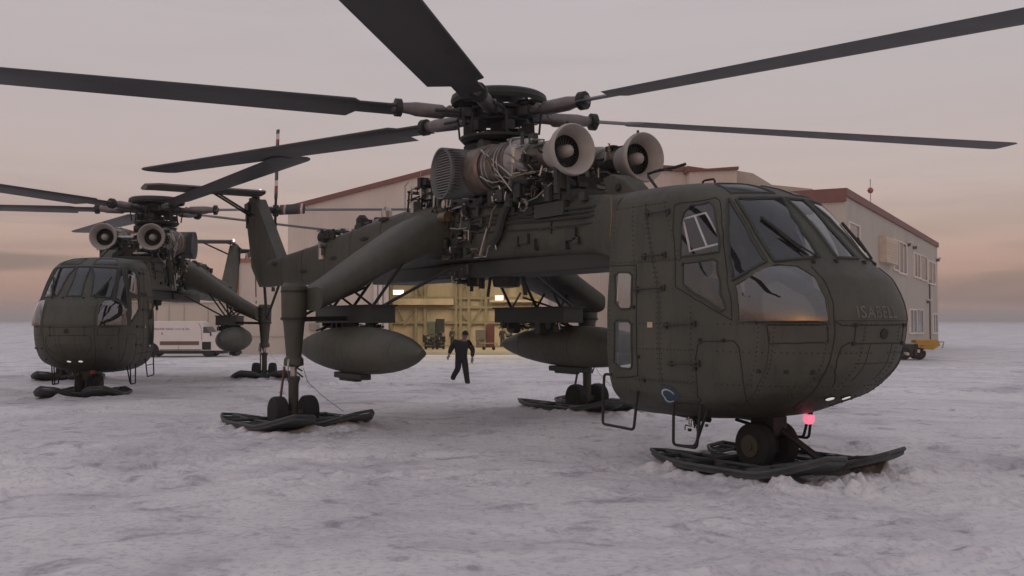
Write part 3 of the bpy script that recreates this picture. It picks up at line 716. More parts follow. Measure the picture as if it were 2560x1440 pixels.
def engine(root, y, rnd):
    s = -1 if y < 0 else 1; zc = 4.14
    e = MB(); o_ = (0, y, zc)
    e.mat(0).lathe([(.45, .30), (.50, .385), (.92, .39), (.96, .36)], o_, 'x', 36)                       # heat tinted case
    e.mat(1).lathe([(.96, .33), (1.0, .35), (1.28, .345), (1.30, .36), (1.34, .36), (1.36, .33), (1.62, .33), (1.64, .35), (1.68, .35), (1.70, .315)], o_, 'x', 36)
    e.mat(2).lathe([(1.70, .335), (1.74, .345), (2.05, .30), (2.10, .26)], o_, 'x', 36)
    e.mat(1).lathe([(2.10, .22), (2.62, .205)], o_, 'x', 28)
    for k in (1.08, 1.18, 1.45, 1.54): e.mat(3).lathe([(k - .012, .352), (k + .012, .352)], o_, 'x', 36)
    for k in range(14):                                                                                # pipes hugging the case
        a0 = rnd.uniform(0, 6.28); pts = []
        x0 = rnd.uniform(.95, 1.9); L_ = rnd.uniform(.3, .9)
        for q in range(7):
            t = q / 6; a = a0 + t * rnd.uniform(.4, 1.6); rr = .375 - max(0, x0 + L_ * t - 1.7) * .18
            pts.append((x0 + L_ * t, y + rr * math.cos(a), zc + rr * math.sin(a)))
        e.mat(rnd.choice([3, 3, 4])).tube(pts, rnd.uniform(.009, .018), 5)
    for q in (-.5, -.28):
        e.mat(3).tube([(1.0, y + s * .30, zc + .26), (2.0, y + s * .36, zc + q)], .013, 6)
    body = e.build('engine', [COPPER, mat('sooty_metal', (.13, .115, .10), .45, .7, .6, 6), mat('grey_case', (.30, .285, .275), .45, .3, .15, 4), STEEL, BRASS], root)
    c = MB(); clutter(c, rnd, (1.85, y - .30, 3.76), (2.62, y + .30, 4.38), 26, 34, bs=(.04, .16))
    c.build('accessory', CL, body, smooth=30)
    # bellmouth intake
    prof = [(2.58, .215), (2.66, .225), (2.78, .262), (2.88, .315), (2.96, .355), (3.02, .372), (3.06, .368), (3.075, .352), (3.055, .33), (3.0, .298), (2.95, .268), (2.90, .243), (2.86, .230)]
    b = MB(); b.lathe(prof, o_, 'x', 48, caps=False); bo = b.build('intake', PALE, body, smooth=60)
    fan = MB(); fan.lathe([(2.862, .231), (2.85, .222), (2.74, .215), (2.735, .0)], o_, 'x', 40, caps=False)
    for k in range(24):
        a = 2 * math.pi * k / 24
        fan.mat(1).tube([(2.80, y + .07 * math.cos(a), zc + .07 * math.sin(a)), (2.80, y + .215 * math.cos(a), zc + .215 * math.sin(a))], .005, 4); fan.mat(0)
    fan.build('intake_vanes', [mat('throat_shade_black', (.008, .009, .008), .8), mat('vane_grey', (.08, .08, .075), .5)], body)  # near-black duct and disc: the shade deep in the throat is painted on
    n = MB(); n.lathe([(2.74, .092), (2.88, .092), (2.94, .082), (2.985, .05), (3.0, .0)], o_, 'x', 28); n.build('nose_bullet', PALE, body, smooth=60)
    st = MB(); st.tube([(2.92, y, 3.5), (2.92, y, 3.78)], .03, 8); st.build('mount', DARK, body); st = MB(); st.tube([(2.9, y, zc + .36), (2.9, y, zc + .42)], .02, 6); st.build('lifting_eye', DARK, body)
    # exhaust duct turned out to the side
    ex = MB(); yo = y + s * .54; xo = .12; rings = []
    for a, sc in ((0, 1.0), (.08, .99), (.2, .97), (.32, .95), (.45, .93)):
        rings.append([(xo + (.36 + .0) * sc * math.cos(t) + a * .45, yo - s * a, zc - .02 + .42 * sc * math.sin(t)) for t in [2 * math.pi * j / 40 for j in range(40)]])
    inner = [[(xo + .33 * sc * math.cos(t) + a * .6, yo - s * a, zc - .02 + .39 * sc * math.sin(t)) for t in [2 * math.pi * j / 40 for j in range(40)]] for a, sc in ((0, 1), (.12, .97), (.3, .9), (.42, .75))]
    ex.loft(rings, caps=False); ex.loft(inner, caps=False)
    n_ = 40; vs = rings[0] + inner[0]; ex.add(vs, [(j, (j + 1) % n_, n_ + (j + 1) % n_, n_ + j) for j in range(n_)])
    ex.add(inner[-1], [tuple(range(n_))]); ex.add(rings[-1], [tuple(range(n_))])
    for k in range(17):                                                                               # ribs across the inner wall
        z = zc - .36 + k * .043; hw_ = .30 * math.sqrt(max(0, 1 - ((z - zc + .02) / .39) ** 2))
        if hw_ > .03:
            ex.mat(1).box((xo - hw_ + .02, yo - s * .08, z), (xo + hw_ - .01, yo - s * .05, z + .016)); ex.mat(0).box((xo + hw_ * 1.18 + .02, yo - s * .02, z), (xo + hw_ * 1.18 + .10, yo - s * .40, z + .014))
    ex.lathe([(.28, .36), (.48, .385)], o_, 'x', 36)
    ex.build('exhaust', [RIBM, mat('rib_edge', (.20, .205, .20), .5, .3, .15, 5)], body, smooth=50)


def blade(rotor, az, main=True):
    M = Matrix.Rotation(az, 4, 'Z')
    b = MB(); prof = [(-.50, 0), (-.3, .018), (0, .036), (.12, .034), (.19, .016), (.20, 0), (.19, -.014), (.12, -.026), (0, -.026), (-.3, -.012)]
    rs = [1.75, 2.4, 2.5, 4, 6, 8, 10.0, 10.8, 10.97]; rings = []
    for r in rs:
        cone = .012 * r; tw = R(9 - .7 * r); ch = (.55 if r < 2.45 else 1.22) * (.8 if r > 10.9 else 1)
        rings.append([M @ Vector((r, (px * math.cos(tw) - pz * math.sin(tw)) * ch, cone + (px * math.sin(tw) + pz * math.cos(tw)) * (1.0 if r < 2.45 else 1.25))) for px, pz in prof])
    b.mat(0).loft(rings)
    def T(x, y, z): return M @ Vector((x, y, z))
    b.mat(1).tube([T(.45, 0, 0), T(.95, 0, .0), T(1.0, 0, .0), T(1.45, 0, .015), T(1.55, 0, .02), T(1.85, 0, .025)], [.07, .085, .12, .12, .10, .07], 12)
    b.mat(2).tube([T(1.70, 0, .02), T(1.80, 0, .02)], [.15, .15], 12)
    b.mat(1).tube([T(.9, -.10, .05), T(.9, .12, .05)], .05, 8)
    b.mat(2).tube([T(.75, .22, -.02), T(1.15, .12, .0)], .028, 6)
    b.mat(2).tube([T(.72, .24, -.02), T(.66, .26, -.36)], .02, 6)
    b.mat(0).cbox((0, 0, 0), (.16, .30, .14), M @ Matrix.Translation((.62, .02, .0)))
    b.build('rotor_blade', [BLADE, CUFF, DARK], rotor, smooth=40)


def main_rotor(root, rnd):
    h = MB()
    h.lathe([(-.14, .30), (-.12, .5), (-.08, .52), (-.05, .44), (.05, .44), (.08, .5), (.12, .5), (.14, .25)], (0, 0, 0), 'z', 12)
    h.lathe([(-1.2, .16), (.2, .14)], (0, 0, 0), 'z', 20)
    h.lathe([(-.50, .3), (-.48, .60), (-.42, .66), (-.38, .66), (-.36, .4), (-.33, .4)], (0, 0, 0), 'z', 32)   # rotating swashplate
    h.lathe([(-.66, .3), (-.64, .56), (-.54, .60), (-.50, .3)], (0, 0, 0), 'z', 32)
    for k in range(6):
        a = R(18 + 60 * k); c, s = math.cos(a), math.sin(a)
        h.box((.45, -.1, -.09), (.72, .1, .09), Matrix.Rotation(a, 4, 'Z'))
        h.tube([(.62 * math.cos(a + .4), .62 * math.sin(a + .4), -.4), (.58 * math.cos(a + .4), .58 * math.sin(a + .4), -.02)], .022, 6)
        h.cbox((0, 0, 0), (.2, .16, .16), Matrix.Rotation(a + .5, 4, 'Z') @ Matrix.Translation((.50, 0, -.24)))
        h.tube([(.3 * c, .3 * s, .08), (.46 * c, .46 * s, .20), (.62 * c, .62 * s, .2)], .03, 6)
    rot = h.build('main_rotor', DARK, root); rot.location = (0, 0, 5.2)
    # dished cover ring ('hat') with spokes and gaps
    b = MB(); n = 48
    b.lathe([(.18, .80), (.24, .82), (.32, .80), (.36, .74), (.36, .60), (.33, .60), (.30, .72), (.24, .76), (.19, .76), (.18, .80)], (0, 0, 0), 'z', n, caps=False)
    b.lathe([(.30, .0), (.31, .34), (.34, .34), (.37, .0)], (0, 0, 0), 'z', 24)
    for k in range(6):
        M_ = Matrix.Rotation(R(40 + 60 * k), 4, 'Z'); b.box((.3, -.15 + .02 * (k % 2), .31), (.64, .13, .35), M_)
    b.build('rotor_hat', DARK, rot)
    for k in range(6): blade(rot, R(18 + 60 * k))
    return rot


def tail_rotor(root):
    h = MB(); h.tube([(0, -.62, 0), (0, .05, 0)], [.10, .07], 12); h.lathe([(-.06, .05), (-.05, .17), (.06, .17), (.1, .06)], (0, 0, 0), 'y', 16)
    for k in range(4):
        a = R(4 + 90 * k); h.tube([(0, 0, 0), (.45 * math.sin(a), 0, .45 * math.cos(a))], .04, 8)
    tr = h.build('tail_rotor', DARK, root); tr.location = (-13.37, .75, 4.87)
    for k in range(4):
        M = Matrix.Rotation(R(4 + 90 * k), 4, 'Y'); b = MB()
        pr = [(-.15, 0), (0, .02), (.1, .015), (.13, 0), (.1, -.015), (0, -.02)]
        segs = [(0, .34, .52), (1, .52, .70), (2, .70, .86), (0, .86, 1.9), (1, 1.9, 2.02), (2, 2.02, 2.18), (0, 2.18, 2.3)]
        for mi, r0, r1 in segs:
            b.mat(mi).loft([[M @ Vector((px, pz + .0, r)) for px, pz in pr] for r in (r0, r1)])
        b.build('tail_blade', [BLADE, RED, WHITE], tr)


def fuel_tank(root, y, rnd):
    s = -1 if y < 0 else 1
    t = MB(); prof = []
    for i in range(33):
        q = i / 32; x = -3.5 + 5.0 * q
        r = .385 * (1 - abs((q - .52) / .52) ** 2.0) ** .74 if q < .52 else .385 * (1 - ((q - .52) / .48) ** 2.4) ** .68
        if q == 0: r = .02
        if q == 1: r = .05
        prof.append((x, max(r, .02)))
    t.lathe(prof, (0, y, 1.26), 'x', 36)
    tk = t.build('fuel_tank', HULL, root, smooth=50)
    k = MB()
    for x in (-.6, .85, -2.4):
        r = np.interp(x, [p[0] for p in prof], [p[1] for p in prof]) + .0015
        k.lathe([(x - .006, r), (x + .006, r)], (0, y, 1.26), 'x', 36, caps=False)
    k.build('tank_seam', SEAM, tk)
    k = MB(); k.box((-1.6, y - .1, .78), (-.5, y + .1, .88)); k.box((-1.45, y - .07, .74), (-.8, y + .07, .80)); k.build('tank_skid', HULLD, tk, bevel=.02)
    r_ = MB()
    yb = y - s * .3
    r_.mat(1).box((-2.9, yb - .22, 1.70), (-.5, yb + .22, 1.98)); r_.mat(0)
    r_.box((-2.95, yb - .24, 1.97), (-.45, yb + .24, 2.0))
    for x in (-2.6, -1.7, -.9):
        r_.tube([(x, yb, 1.98), (x + .12, yb - s * .5, 2.72)], .028, 6)
        r_.tube([(x, yb, 1.98), (x - .22, yb + s * .35, 2.3)], .022, 6)
        r_.tube([(x, yb, 1.70), (x + .18, y, 1.58)], .03, 6); r_.tube([(x + .2, yb, 1.70), (x - .05, y, 1.56)], .02, 6)
    r_.tube([(-.5, yb, 1.98), (-.25, yb - s * 1.1, 2.6)], .028, 6)
    r_.tube([(-1.5, s * 3.0, 1.76), (-1.5, yb, 1.78)], .04, 8); r_.tube([(-1.55, s * 2.9, 1.80), (-2.2, yb, 2.2)], .022, 6); r_.tube([(-1.5, s * 2.9, 1.82), (-1.2, yb, 2.3)], .022, 6)
    clutter(r_, rnd, (-2.8, yb - .18, 1.58), (-.6, yb + .2, 1.7), 12, 14)
    r_.build('tank_rack', [DARK, HULLD, STEEL, HULLD], tk, smooth=30)


def helicopter():
    rnd = random.Random(5)
    root = empty('helicopter')
    build_cabin(root)
    # ---- backbone and tail boom
    b = MB()
    secs = [(4.40, .64, 3.44, 2.60), (4.0, .62, 3.47, 2.62), (3.0, .60, 3.52, 2.66), (1.5, .60, 3.62, 2.70), (0, .60, 3.72, 2.72), (-1.3, .59, 3.80, 2.70), (-2.8, .55, 3.84, 2.66), (-5, .48, 3.72, 2.62), (-7.8, .36, 3.50, 2.60), (-10.2, .25, 3.38, 2.62), (-11.4, .17, 3.33, 2.65), (-12.0, .10, 3.1, 2.72)]
    b.loft([rrect(*s_) for s_ in secs])
    b.build('tail_boom', HULL, root, smooth=40)
    f = MB(); f.loft([rrect(4.42, .97, 3.38, 2.45, 5), rrect(4.0, .86, 3.42, 2.52, 4.5), rrect(3.6, .70, 3.45, 2.6, 4.5), rrect(3.2, .61, 3.49, 2.66, 4.5)]); f.build('shoulder_fairing', HULL, root, smooth=40)
    sj = MB()
    for x in (-3.6, -5.2, -6.8, -8.4, -10.0):
        for i in range(len(secs) - 1):
            if secs[i][0] >= x >= secs[i + 1][0]:
                t = (secs[i][0] - x) / (secs[i][0] - secs[i + 1][0]); q = [secs[i][k_] * (1 - t) + secs[i + 1][k_] * t for k_ in (1, 2, 3)]
                sj.tube(rrect(x, q[0] + .001, q[1] + .001, q[2] - .001), .006, 5, True)
    sj.build('boom_seam', SEAM, root)
    k = MB(); k.box((-4.2, -.42, 2.46), (4.38, .42, 2.72)); k.box((-1.4, -.5, 2.50), (-.2, .5, 2.70)); k.build('keel', HULLD, root, bevel=.03)
    # side rails, lines and boxes on the backbone
    for s in (-1, 1):
        r_ = MB()
        for z0, z1, rr in ((3.34, 3.27, .022), (3.27, 3.21, .018), (3.20, 3.15, .024), (3.08, 3.06, .014)):
            r_.mat(3).tube([(.1, s * .61, z0 + .10), (2.2, s * .625, z0 + .01), (4.1, s * .70, z1 - .0)], rr, 6)
        for x in (.9, 2.4): r_.mat(3).box((x, s * .605 - .015, 3.0), (x + .05, s * .605 + .015, 3.34))
        for _ in range(16):
            x = rnd.uniform(-1.3, 3.4); z = rnd.choice([rnd.uniform(2.74, 2.95), rnd.uniform(3.3, 3.55)]); w = rnd.uniform(.06, .26); hh = rnd.uniform(.05, .18)
            r_.mat(rnd.choice([3, 3, 0])).box((x, s * .60 - .04, z), (x + w, s * .60 + .04, z + hh))
        r_.mat(3).box((2.1, s * .62 - .06, 3.24), (2.85, s * .62 + .08, 3.44))
        clutter(r_, rnd, (-1.2, min(s * .58, s * .72), 2.78), (.6, max(s * .58, s * .72), 3.72), 30, 34, bs=(.04, .14))
        r_.mat(3).tube([(1.45, s * .66, 3.6), (1.25, s * .68, 3.4), (1.1, s * .68, 3.1), (.9, s * .66, 2.95)], .07, 8)
        r_.mat(2).tube([(1.55, s * .72, 3.95), (1.3, s * .72, 3.7), (.95, s * .7, 3.45), (.8, s * .7, 3.1), (.62, s * .72, 2.75)], .02, 6)
        r_.mat(1).tube([(.86, s * .74, 3.2), (.62, s * .74, 2.78)], .02, 6)
        r_.mat(2).tube([(1.5, s * .7, 4.1), (1.5, s * .7, 3.55)], .024, 6)
        r_.mat(1).tube([(2.6, s * .7, 3.72), (2.2, s * .7, 3.55), (1.9, s * .72, 3.5), (1.7, s * .72, 3.62), (1.6, s * .7, 3.75)], .014, 6)
        for q in range(9):
            a = q * .8; r_.mat(1).tube([(1.85 + .12 * math.cos(a), s * .7, 3.47 + .1 * math.sin(a)), (1.85 + .12 * math.cos(a + 1.3), s * .72, 3.47 + .1 * math.sin(a + 1.1))], .011, 5)
        r_.mat(1).tube([(.3, s * .66, 2.76), (.7, s * .66, 2.76), (.75, s * .66, 2.9), (.95, s * .66, 3.0), (1.0, s * .66, 2.85)], .012, 5)
        r_.mat(1).tube([(-.3, s * .66, 3.02), (.1, s * .66, 3.1)], .012, 5)
        r_.mat(1).lathe([(-.05, .02), (-.05, .07), (.06, .07), (.09, .03)], (-.62, s * .68, 3.72), 'y', 12)
        r_.mat(2).lathe([(-.12, .09), (.12, .09)], (-.62, s * .7, 3.5), 'x', 14)
        r_.build('side_plumbing', [DARK, STEEL, BRASS, HULLD], root, smooth=30)
    # thin orange brown strap at the joint
    st = MB()
    for s in (-1, 1): st.tube([(4.0, s * .88, 3.36), (4.3, s * .96, 3.34), (4.36, s * .985, 3.1), (4.36, s * 1.02, 2.75)], .011, 5)
    st.build('yellow_strap', YEL, root)
    # ---- engine deck
    d = MB(); d.mat(3).loft([rrect(2.9, .62, 3.62, 3.4, 5), rrect(1.0, .62, 3.72, 3.5, 5), rrect(-1.0, .58, 3.86, 3.6, 5)])
    d.mat(0).box((-.85, -.34, 3.6), (.7, .34, 4.62)); d.mat(0).box((.6, -.25, 3.6), (2.6, .25, 3.85))
    clutter(d, rnd, (-.5, -.9, 3.62), (2.8, .9, 3.82), 60, 50)
    clutter(d, rnd, (.3, -.28, 3.8), (2.5, .28, 4.25), 34, 40)
    clutter(d, rnd, (1.2, -.95, 3.55), (2.6, -.55, 3.9), 20, 26)
    d.build('engine_deck', CL, root, smooth=30)
    engine(root, -.64, rnd); engine(root, .64, rnd)
    # rotor pylon and equipment rack behind the exhausts
    p = MB(); p.mat(0).lathe([(3.8, .55), (4.3, .5), (4.55, .34)], (0, 0, 0), 'z', 20)
    clutter(p, rnd, (-.5, -.5, 4.2), (.5, .5, 4.6), 24, 30)
    p.build('rotor_pylon', CL, root, smooth=30)
    q = MB()
    for x in (-.95, -1.5, -2.05, -2.6):
        for y in (-.42, .42): q.mat(0).tube([(x, y, 3.75), (x + .06, y, 4.42 - (abs(x) - .95) * .16)], .02, 6)
        q.mat(0).tube([(x + .06, -.45, 4.42 - (abs(x) - .95) * .16), (x + .06, .45, 4.42 - (abs(x) - .95) * .16)], .02, 6)
    for y in (-.42, .42): q.mat(1).tube([(-.9, y, 4.42), (-2.6, y, 4.16)], .016, 6); q.mat(0).tube([(-.9, y, 4.1), (-2.6, y, 4.0)], .016, 6)
    clutter(q, rnd, (-2.55, -.45, 3.78), (-.9, .45, 4.28), 60, 60)
    q.mat(1).tube([(-2.3, -.3, 4.2), (-2.3, -.3, 4.55)], .008, 5); q.mat(1).tube([(-2.75, -.4, 3.8), (-2.75, -.4, 4.3), (-2.6, -.4, 4.35)], .01, 5)
    q.build('equipment_rack', CL, root, smooth=30)
    # boom top fittings: pump cluster, scoops
    t = MB(); clutter(t, rnd, (-7.1, -.45, 3.25), (-6.3, .25, 3.78), 30, 26, bs=(.06, .2))
    t.build('boom_fittings', CL, root, smooth=30); t = MB(); clutter(t, rnd, (-5.8, -.3, 3.6), (-4.0, .3, 3.80), 22, 16, bs=(.08, .3))
    t.build('boom_fittings', CL, root, smooth=30); t = MB(); t.mat(0).lathe([(-.18, .05), (-.18, .16), (.15, .16), (.2, .06)], (-6.9, -.30, 3.62), 'x', 14)
    t.build('boom_pump', CL, root, smooth=30)
    for x, z, y in ((-6.2, 3.1, -.43), (-8.2, 2.9, -.36), (-4.4, 3.4, -.5), (-3.5, 3.72, -.5), (-10.6, 3.2, -.24)):
        for s in (1, -1):
            sc = MB(); sc.lathe([(-.24, .01), (-.14, .035), (0, .05), (.14, .035), (.24, .01)], (x, y * s, z), 'x', 10, sy=.9); sc.build('air_scoop', SEAM, root)
    # ---- fin, stabilizer, tail rotor
    fn = MB()
    pts = [(-10.6, 3.30), (-12.42, 5.05), (-12.75, 5.08), (-13.36, 4.98), (-12.82, 3.6), (-12.72, 3.2), (-12.02, 2.64), (-11.2, 2.66)]
    cx, cz = -12.1, 3.8
    for sgn in (1,):
        rings = []
        for y, sc in ((-.11, .93), (-.15, .985), (-.06 - .09, 1.0), (.15, 1.0), (.15, .985), (.11, .93)):
            rings.append([(cx + (x - cx) * sc, y, cz + (z - cz) * sc) for x, z in pts])
        fn.loft(rings)
    fn.build('tail_fin', HULL, root, smooth=30)
    ff = MB(); ff.box((-13.45, -.10, 4.55), (-13.2, .12, 4.98)); ff.cbox((-12.9, -.02, 5.08), (.5, .16, .14)); ff.box((-13.3, -.18, 4.75), (-12.95, .2, 5.0)); ff.box((-13.18, -.17, 4.3), (-13.1, .17, 4.7)); ff.build('fin_gearbox', HULLD, root, bevel=.02)
    sb = MB()
    ring = lambda y, x0, x1: [(x1 + (x0 - x1) * a, y, 5.20 + t) for a, t in ((0, 0), (.08, .05), (.35, .08), (.7, .06), (1, .01), (.7, -.06), (.35, -.08), (.08, -.06))]
    sb.loft([ring(-.02, -13.1, -11.9), ring(-2.75, -13.1, -11.9), ring(-3.02, -13.05, -12.25)])
    sb.build('stabilizer', HULL, root, smooth=50)
    br = MB()
    for x in (-12.3, -12.55): br.tube([(x, -1.25, 5.15), (x - .35, -.12, 4.62)], .03, 8)
    br.tube([(-12.5, -.1, 5.1), (-12.5, -.3, 5.18)], .04, 8)
    br.build('stabilizer_brace', DARK, root)
    tail_rotor(root)
    ts = MB(); ts.tube([(-12.05, 0, 2.7), (-11.85, 0, 1.8)], .04, 8); ts.tube([(-10.9, 0, 2.66), (-11.82, 0, 1.8)], .035, 8); ts.cbox((-11.85, 0, 1.78), (.2, .08, .06)); ts.build('tail_skid', DARK, root)
    lt = MB(); lt.lathe([(0, .05), (.07, .05), (.12, .03), (.14, 0)], (-12.45, 0, 5.2), 'z', 14); lt.build('position_light', emis('pink_strobe', (1, .72, .85), 1.3), root)
    # ---- stub wings carrying the main gear
    for s in (-1, 1):
        w = MB(); rings = []
        for y, x0, x1, zt, zb in ((.45, -3.1, -.62, 3.72, 2.78), (.9, -2.95, -.68, 3.60, 2.78), (1.6, -2.75, -.70, 3.10, 2.50), (2.3, -2.5, -.72, 2.62, 2.13), (2.84, -2.25, -.76, 2.30, 1.88)):
            n = 28; zc = (zt + zb) / 2; h = (zt - zb) / 2
            rr = []
            for j in range(n):
                t = 2 * math.pi * j / n; c, si = math.cos(t), math.sin(t)
                c2 = math.copysign(abs(c) ** .55, c); ax = (c2 + 1) / 2; th = math.copysign(abs(si) ** .6, si) * (.30 + .70 * min(1, ax * 1.25) ** .7)
                rr.append((x0 + (x1 - x0) * ax, s * y, zc + h * th))
            rings.append(rr)
        w.loft(rings); w.build('stub_wing', HULL, root, smooth=50)
        vent = MB()
        for y, x in ((1.2, -2.0), (2.0, -1.7)): vent.cbox((x, s * y, 3.16 - (y - 1.2) * .6), (.2, .12, .05))
        vent.build('wing_vent', SEAM, root, smooth=0)
    for s in (-1, 1): gear(root, -1.58, s * 3.01, 2.3, rnd)
    gear(root, 6.03, 0, .6, rnd, nose=True)
    for s in (-1, 1): fuel_tank(root, s * 2.2, rnd)
    # belly hook and probe
    hk = MB(); hk.mat(0).lathe([(2.28, .05), (2.3, .22), (2.5, .26)], (.25, 0, 0), 'z', 14); hk.tube([(0, -.16, 2.5), (-.06, -.18, 2.14)], .03, 6); hk.tube([(.5, .16, 2.5), (.55, .18, 2.16)], .04, 6)
    clutter(hk, rnd, (-.8, -.5, 2.36), (-.3, -.1, 2.62), 10, 14); hk.build('cargo_hook', CL, root, smooth=30)
    # ---- step frames under the cabin
    for s in (-1, 1):
        a = MB(); loop(a, [(4.45, s * 1.06, 1.06), (4.27, s * 1.05, 1.06), (4.26, s * 1.07, .43), (4.88, s * 1.07, .41), (4.90, s * 1.02, .88)]); a.tube([(4.27, s * 1.06, .72), (4.9, s * 1.05, .70)], .011, 6); a.build('step_frame', DARK, root)
        a = MB(); loop(a, [(5.45, s * .93, .80), (5.44, s * .93, .28), (5.84, s * .93, .28), (5.92, s * .93, .82)]); a.tube([(5.45, s * .93, .77), (5.92, s * .93, .79)], .013, 6); loop(a, [(5.96, s * .86, .75), (5.78, s * .9, .29), (5.6, s * .93, .28)]); a.build('step_frame', DARK, root)
    ch = MB(); clutter(ch, rnd, (5.3, -.62, .42), (5.5, -.45, .58), 3, 8, rt=(.006, .01), bs=(.02, .04)); ch.mat(0).tube([(4.9, -.5, .6), (5.6, -.5, .56)], .035, 6); ch.build('belly_fittings', CL, root)
    # beacon and landing lights
    bc = MB(); bc.lathe([(.51, .0), (.52, .045), (.55, .065), (.62, .065)], (6.47, .22, .03), 'z', 16); bo = bc.build('beacon', emis('red_beacon', (1.0, .22, .34), .85), root)
    bl = bpy.data.lights.new('beacon_glow', 'POINT'); bl.energy = .12; bl.color = (1, .08, .12); bl.shadow_soft_size = .06
    blo = bpy.data.objects.new('beacon_glow', bl); COL.objects.link(blo); blo.location = (6.5, .2, .44); blo.parent = root
    for y in (-.13, .13):
        z = .90; xf, w, xs = dims(z); x = xs + (xf - xs) * (1 - (abs(y) / w) ** 2.4) ** (1 / 2.4); n = skin_n(2.0 + y, z)
        p = Vector((x, y, z)); g = MB(); g.tube([p - n * .02, p + n * .012], .062, 20); lo = g.build('landing_light', DARK, root)
        g = MB(); g.tube([p + n * .011, p + n * .018], [.05, .046], 20); g.build('lens', emis('lamp_glass', (.82, .78, .72), .55), lo)
    # wipers
    for s in (-1, 1):
        wp = MB(); u0 = 2 + s * .22
        a = skin_pt(u0, 2.40) + skin_n(u0, 2.4) * .03; b_ = skin_pt(2 + s * .36, 2.66) + skin_n(2 + s * .36, 2.66) * .05
        wp.tube([a, b_], .011, 6)
        wp.tube([skin_pt(2 + s * .28, 2.5) + skin_n(2 + s * .28, 2.5) * .03, skin_pt(2 + s * .40, 2.86) + skin_n(2 + s * .40, 2.86) * .03], .018, 6)
        wp.tube([skin_pt(u0 + s * .05, 2.41) + skin_n(u0, 2.4) * .03, b_], .009, 6)
        wp.build('wiper', SEAM, root)
    # roof fittings: hook-shaped wire cutter, loop aerial, pod with dark port
    rf = MB(); loop(rf, [(4.75, .2, 3.46), (4.75, .2, 3.56), (4.98, .2, 3.56), (4.98, .2, 3.46)], .014); rf.box((4.62, .14, 3.42), (4.8, .26, 3.47)); rf.build('aerial_loop', DARK, root)
    rf = MB(); rf.tube([(4.45, -.3, 3.44), (4.14, -.2, 3.66), (4.10, -.18, 3.70), (4.2, -.12, 3.73), (4.45, 0, 3.76), (4.55, .1, 3.80)], .02, 6); rf.tube([(4.3, -.15, 3.74), (4.5, -.1, 3.70)], .012, 5); rf.build('bent_pipe', DARK, root)
    rf = MB(); rf.prism([(3.55, 3.40), (3.42, 3.70), (3.62, 3.74), (3.92, 3.62), (4.15, 3.42)], -.42, -.1); rf.mat(1).tube([(3.78, -.45, 3.54), (3.78, -.40, 3.54)], .06, 12); rf.build('roof_pod', [HULL, SEAM], root, bevel=.02)
    # ---- cabin interior
    it = MB(); it.box((4.42, -.93, 1.08), (6.0, .93, 1.12)); it.box((6.0, -.6, 1.08), (6.9, .6, 1.12)); it.mat(0).box((6.85, -.7, 1.04), (7.1, .7, 2.05)); it.box((6.7, -.25, 1.04), (7.0, .25, 1.7)); it.prism([(4.42, 3.2), (5.9, 3.2), (5.6, 3.05), (4.42, 3.0)], -.75, .75)
    it.build('cabin_interior', INNER, root)
    for s in (-1, 1):
        c = MB(); c.box((5.55, s * .5 - .25, 1.45), (6.05, s * .5 + .25, 1.58)); c.box((5.42, s * .5 - .25, 1.5), (5.56, s * .5 + .25, 2.42)); c.box((5.44, s * .5 - .14, 2.4), (5.54, s * .5 + .14, 2.62)); c.box((5.6, s * .5 - .18, 1.04), (5.95, s * .5 + .18, 1.46)); c.build('seat', SEATM, root, bevel=.03)
    rot = main_rotor(root, rnd)
    return root, rot

# ------------------------------------------------------------------ ground
def sstep(a, b, x):
    t = np.clip((x - a) / (b - a), 0, 1); return t * t * (3 - 2 * t)


def vnoise(x, y, seed):
    xi = np.floor(x).astype(np.int64); yi = np.floor(y).astype(np.int64); fx = x - xi; fy = y - yi
    fx = fx * fx * (3 - 2 * fx); fy = fy * fy * (3 - 2 * fy)
    def h(a, b):
        n = (a * 374761393 + b * 668265263 + seed * 982451653) & 0x7fffffff
        n = ((n ^ (n >> 13)) * 1274126177) & 0x7fffffff
        return ((n ^ (n >> 16)) & 0xffff) / 65535.0
    return (h(xi, yi) * (1 - fx) + h(xi + 1, yi) * fx) * (1 - fy) + (h(xi, yi + 1) * (1 - fx) + h(xi + 1, yi + 1) * fx) * fy


H1 = (Vector((-0.222, 17.085, 0.0)), -1.0073)
H2 = (Vector((-10.80, 30.75, -0.10)), -1.485)
MOUNDS = []; _mr = random.Random(21)
for (o, a), amp in ((H1, 1.0), (H2, 1.0)):
    L_ = []
    for cx_, cy_ in ((-1.58, -3.01), (-1.58, 3.01), (6.1, -.04)):
        for k_ in range(22):
            an_ = 2 * math.pi * k_ / 22; L_.append((cx_ + 1.32 * math.cos(an_) * _mr.uniform(.85, 1.1), cy_ + 1.08 * math.sin(an_) * _mr.uniform(.9, 1.12), _mr.uniform(.02, .055), _mr.uniform(.2, .42)))
    for lx, ly, hh, rr in L_ + [(7.6, -.2, .11, .30), (7.25, -1.05, .09, .32), (7.3, .9, .05, .4)]:
        MOUNDS.append((o.x + lx * math.cos(a) - ly * math.sin(a), o.y + lx * math.sin(a) + ly * math.cos(a), hh * amp, rr))


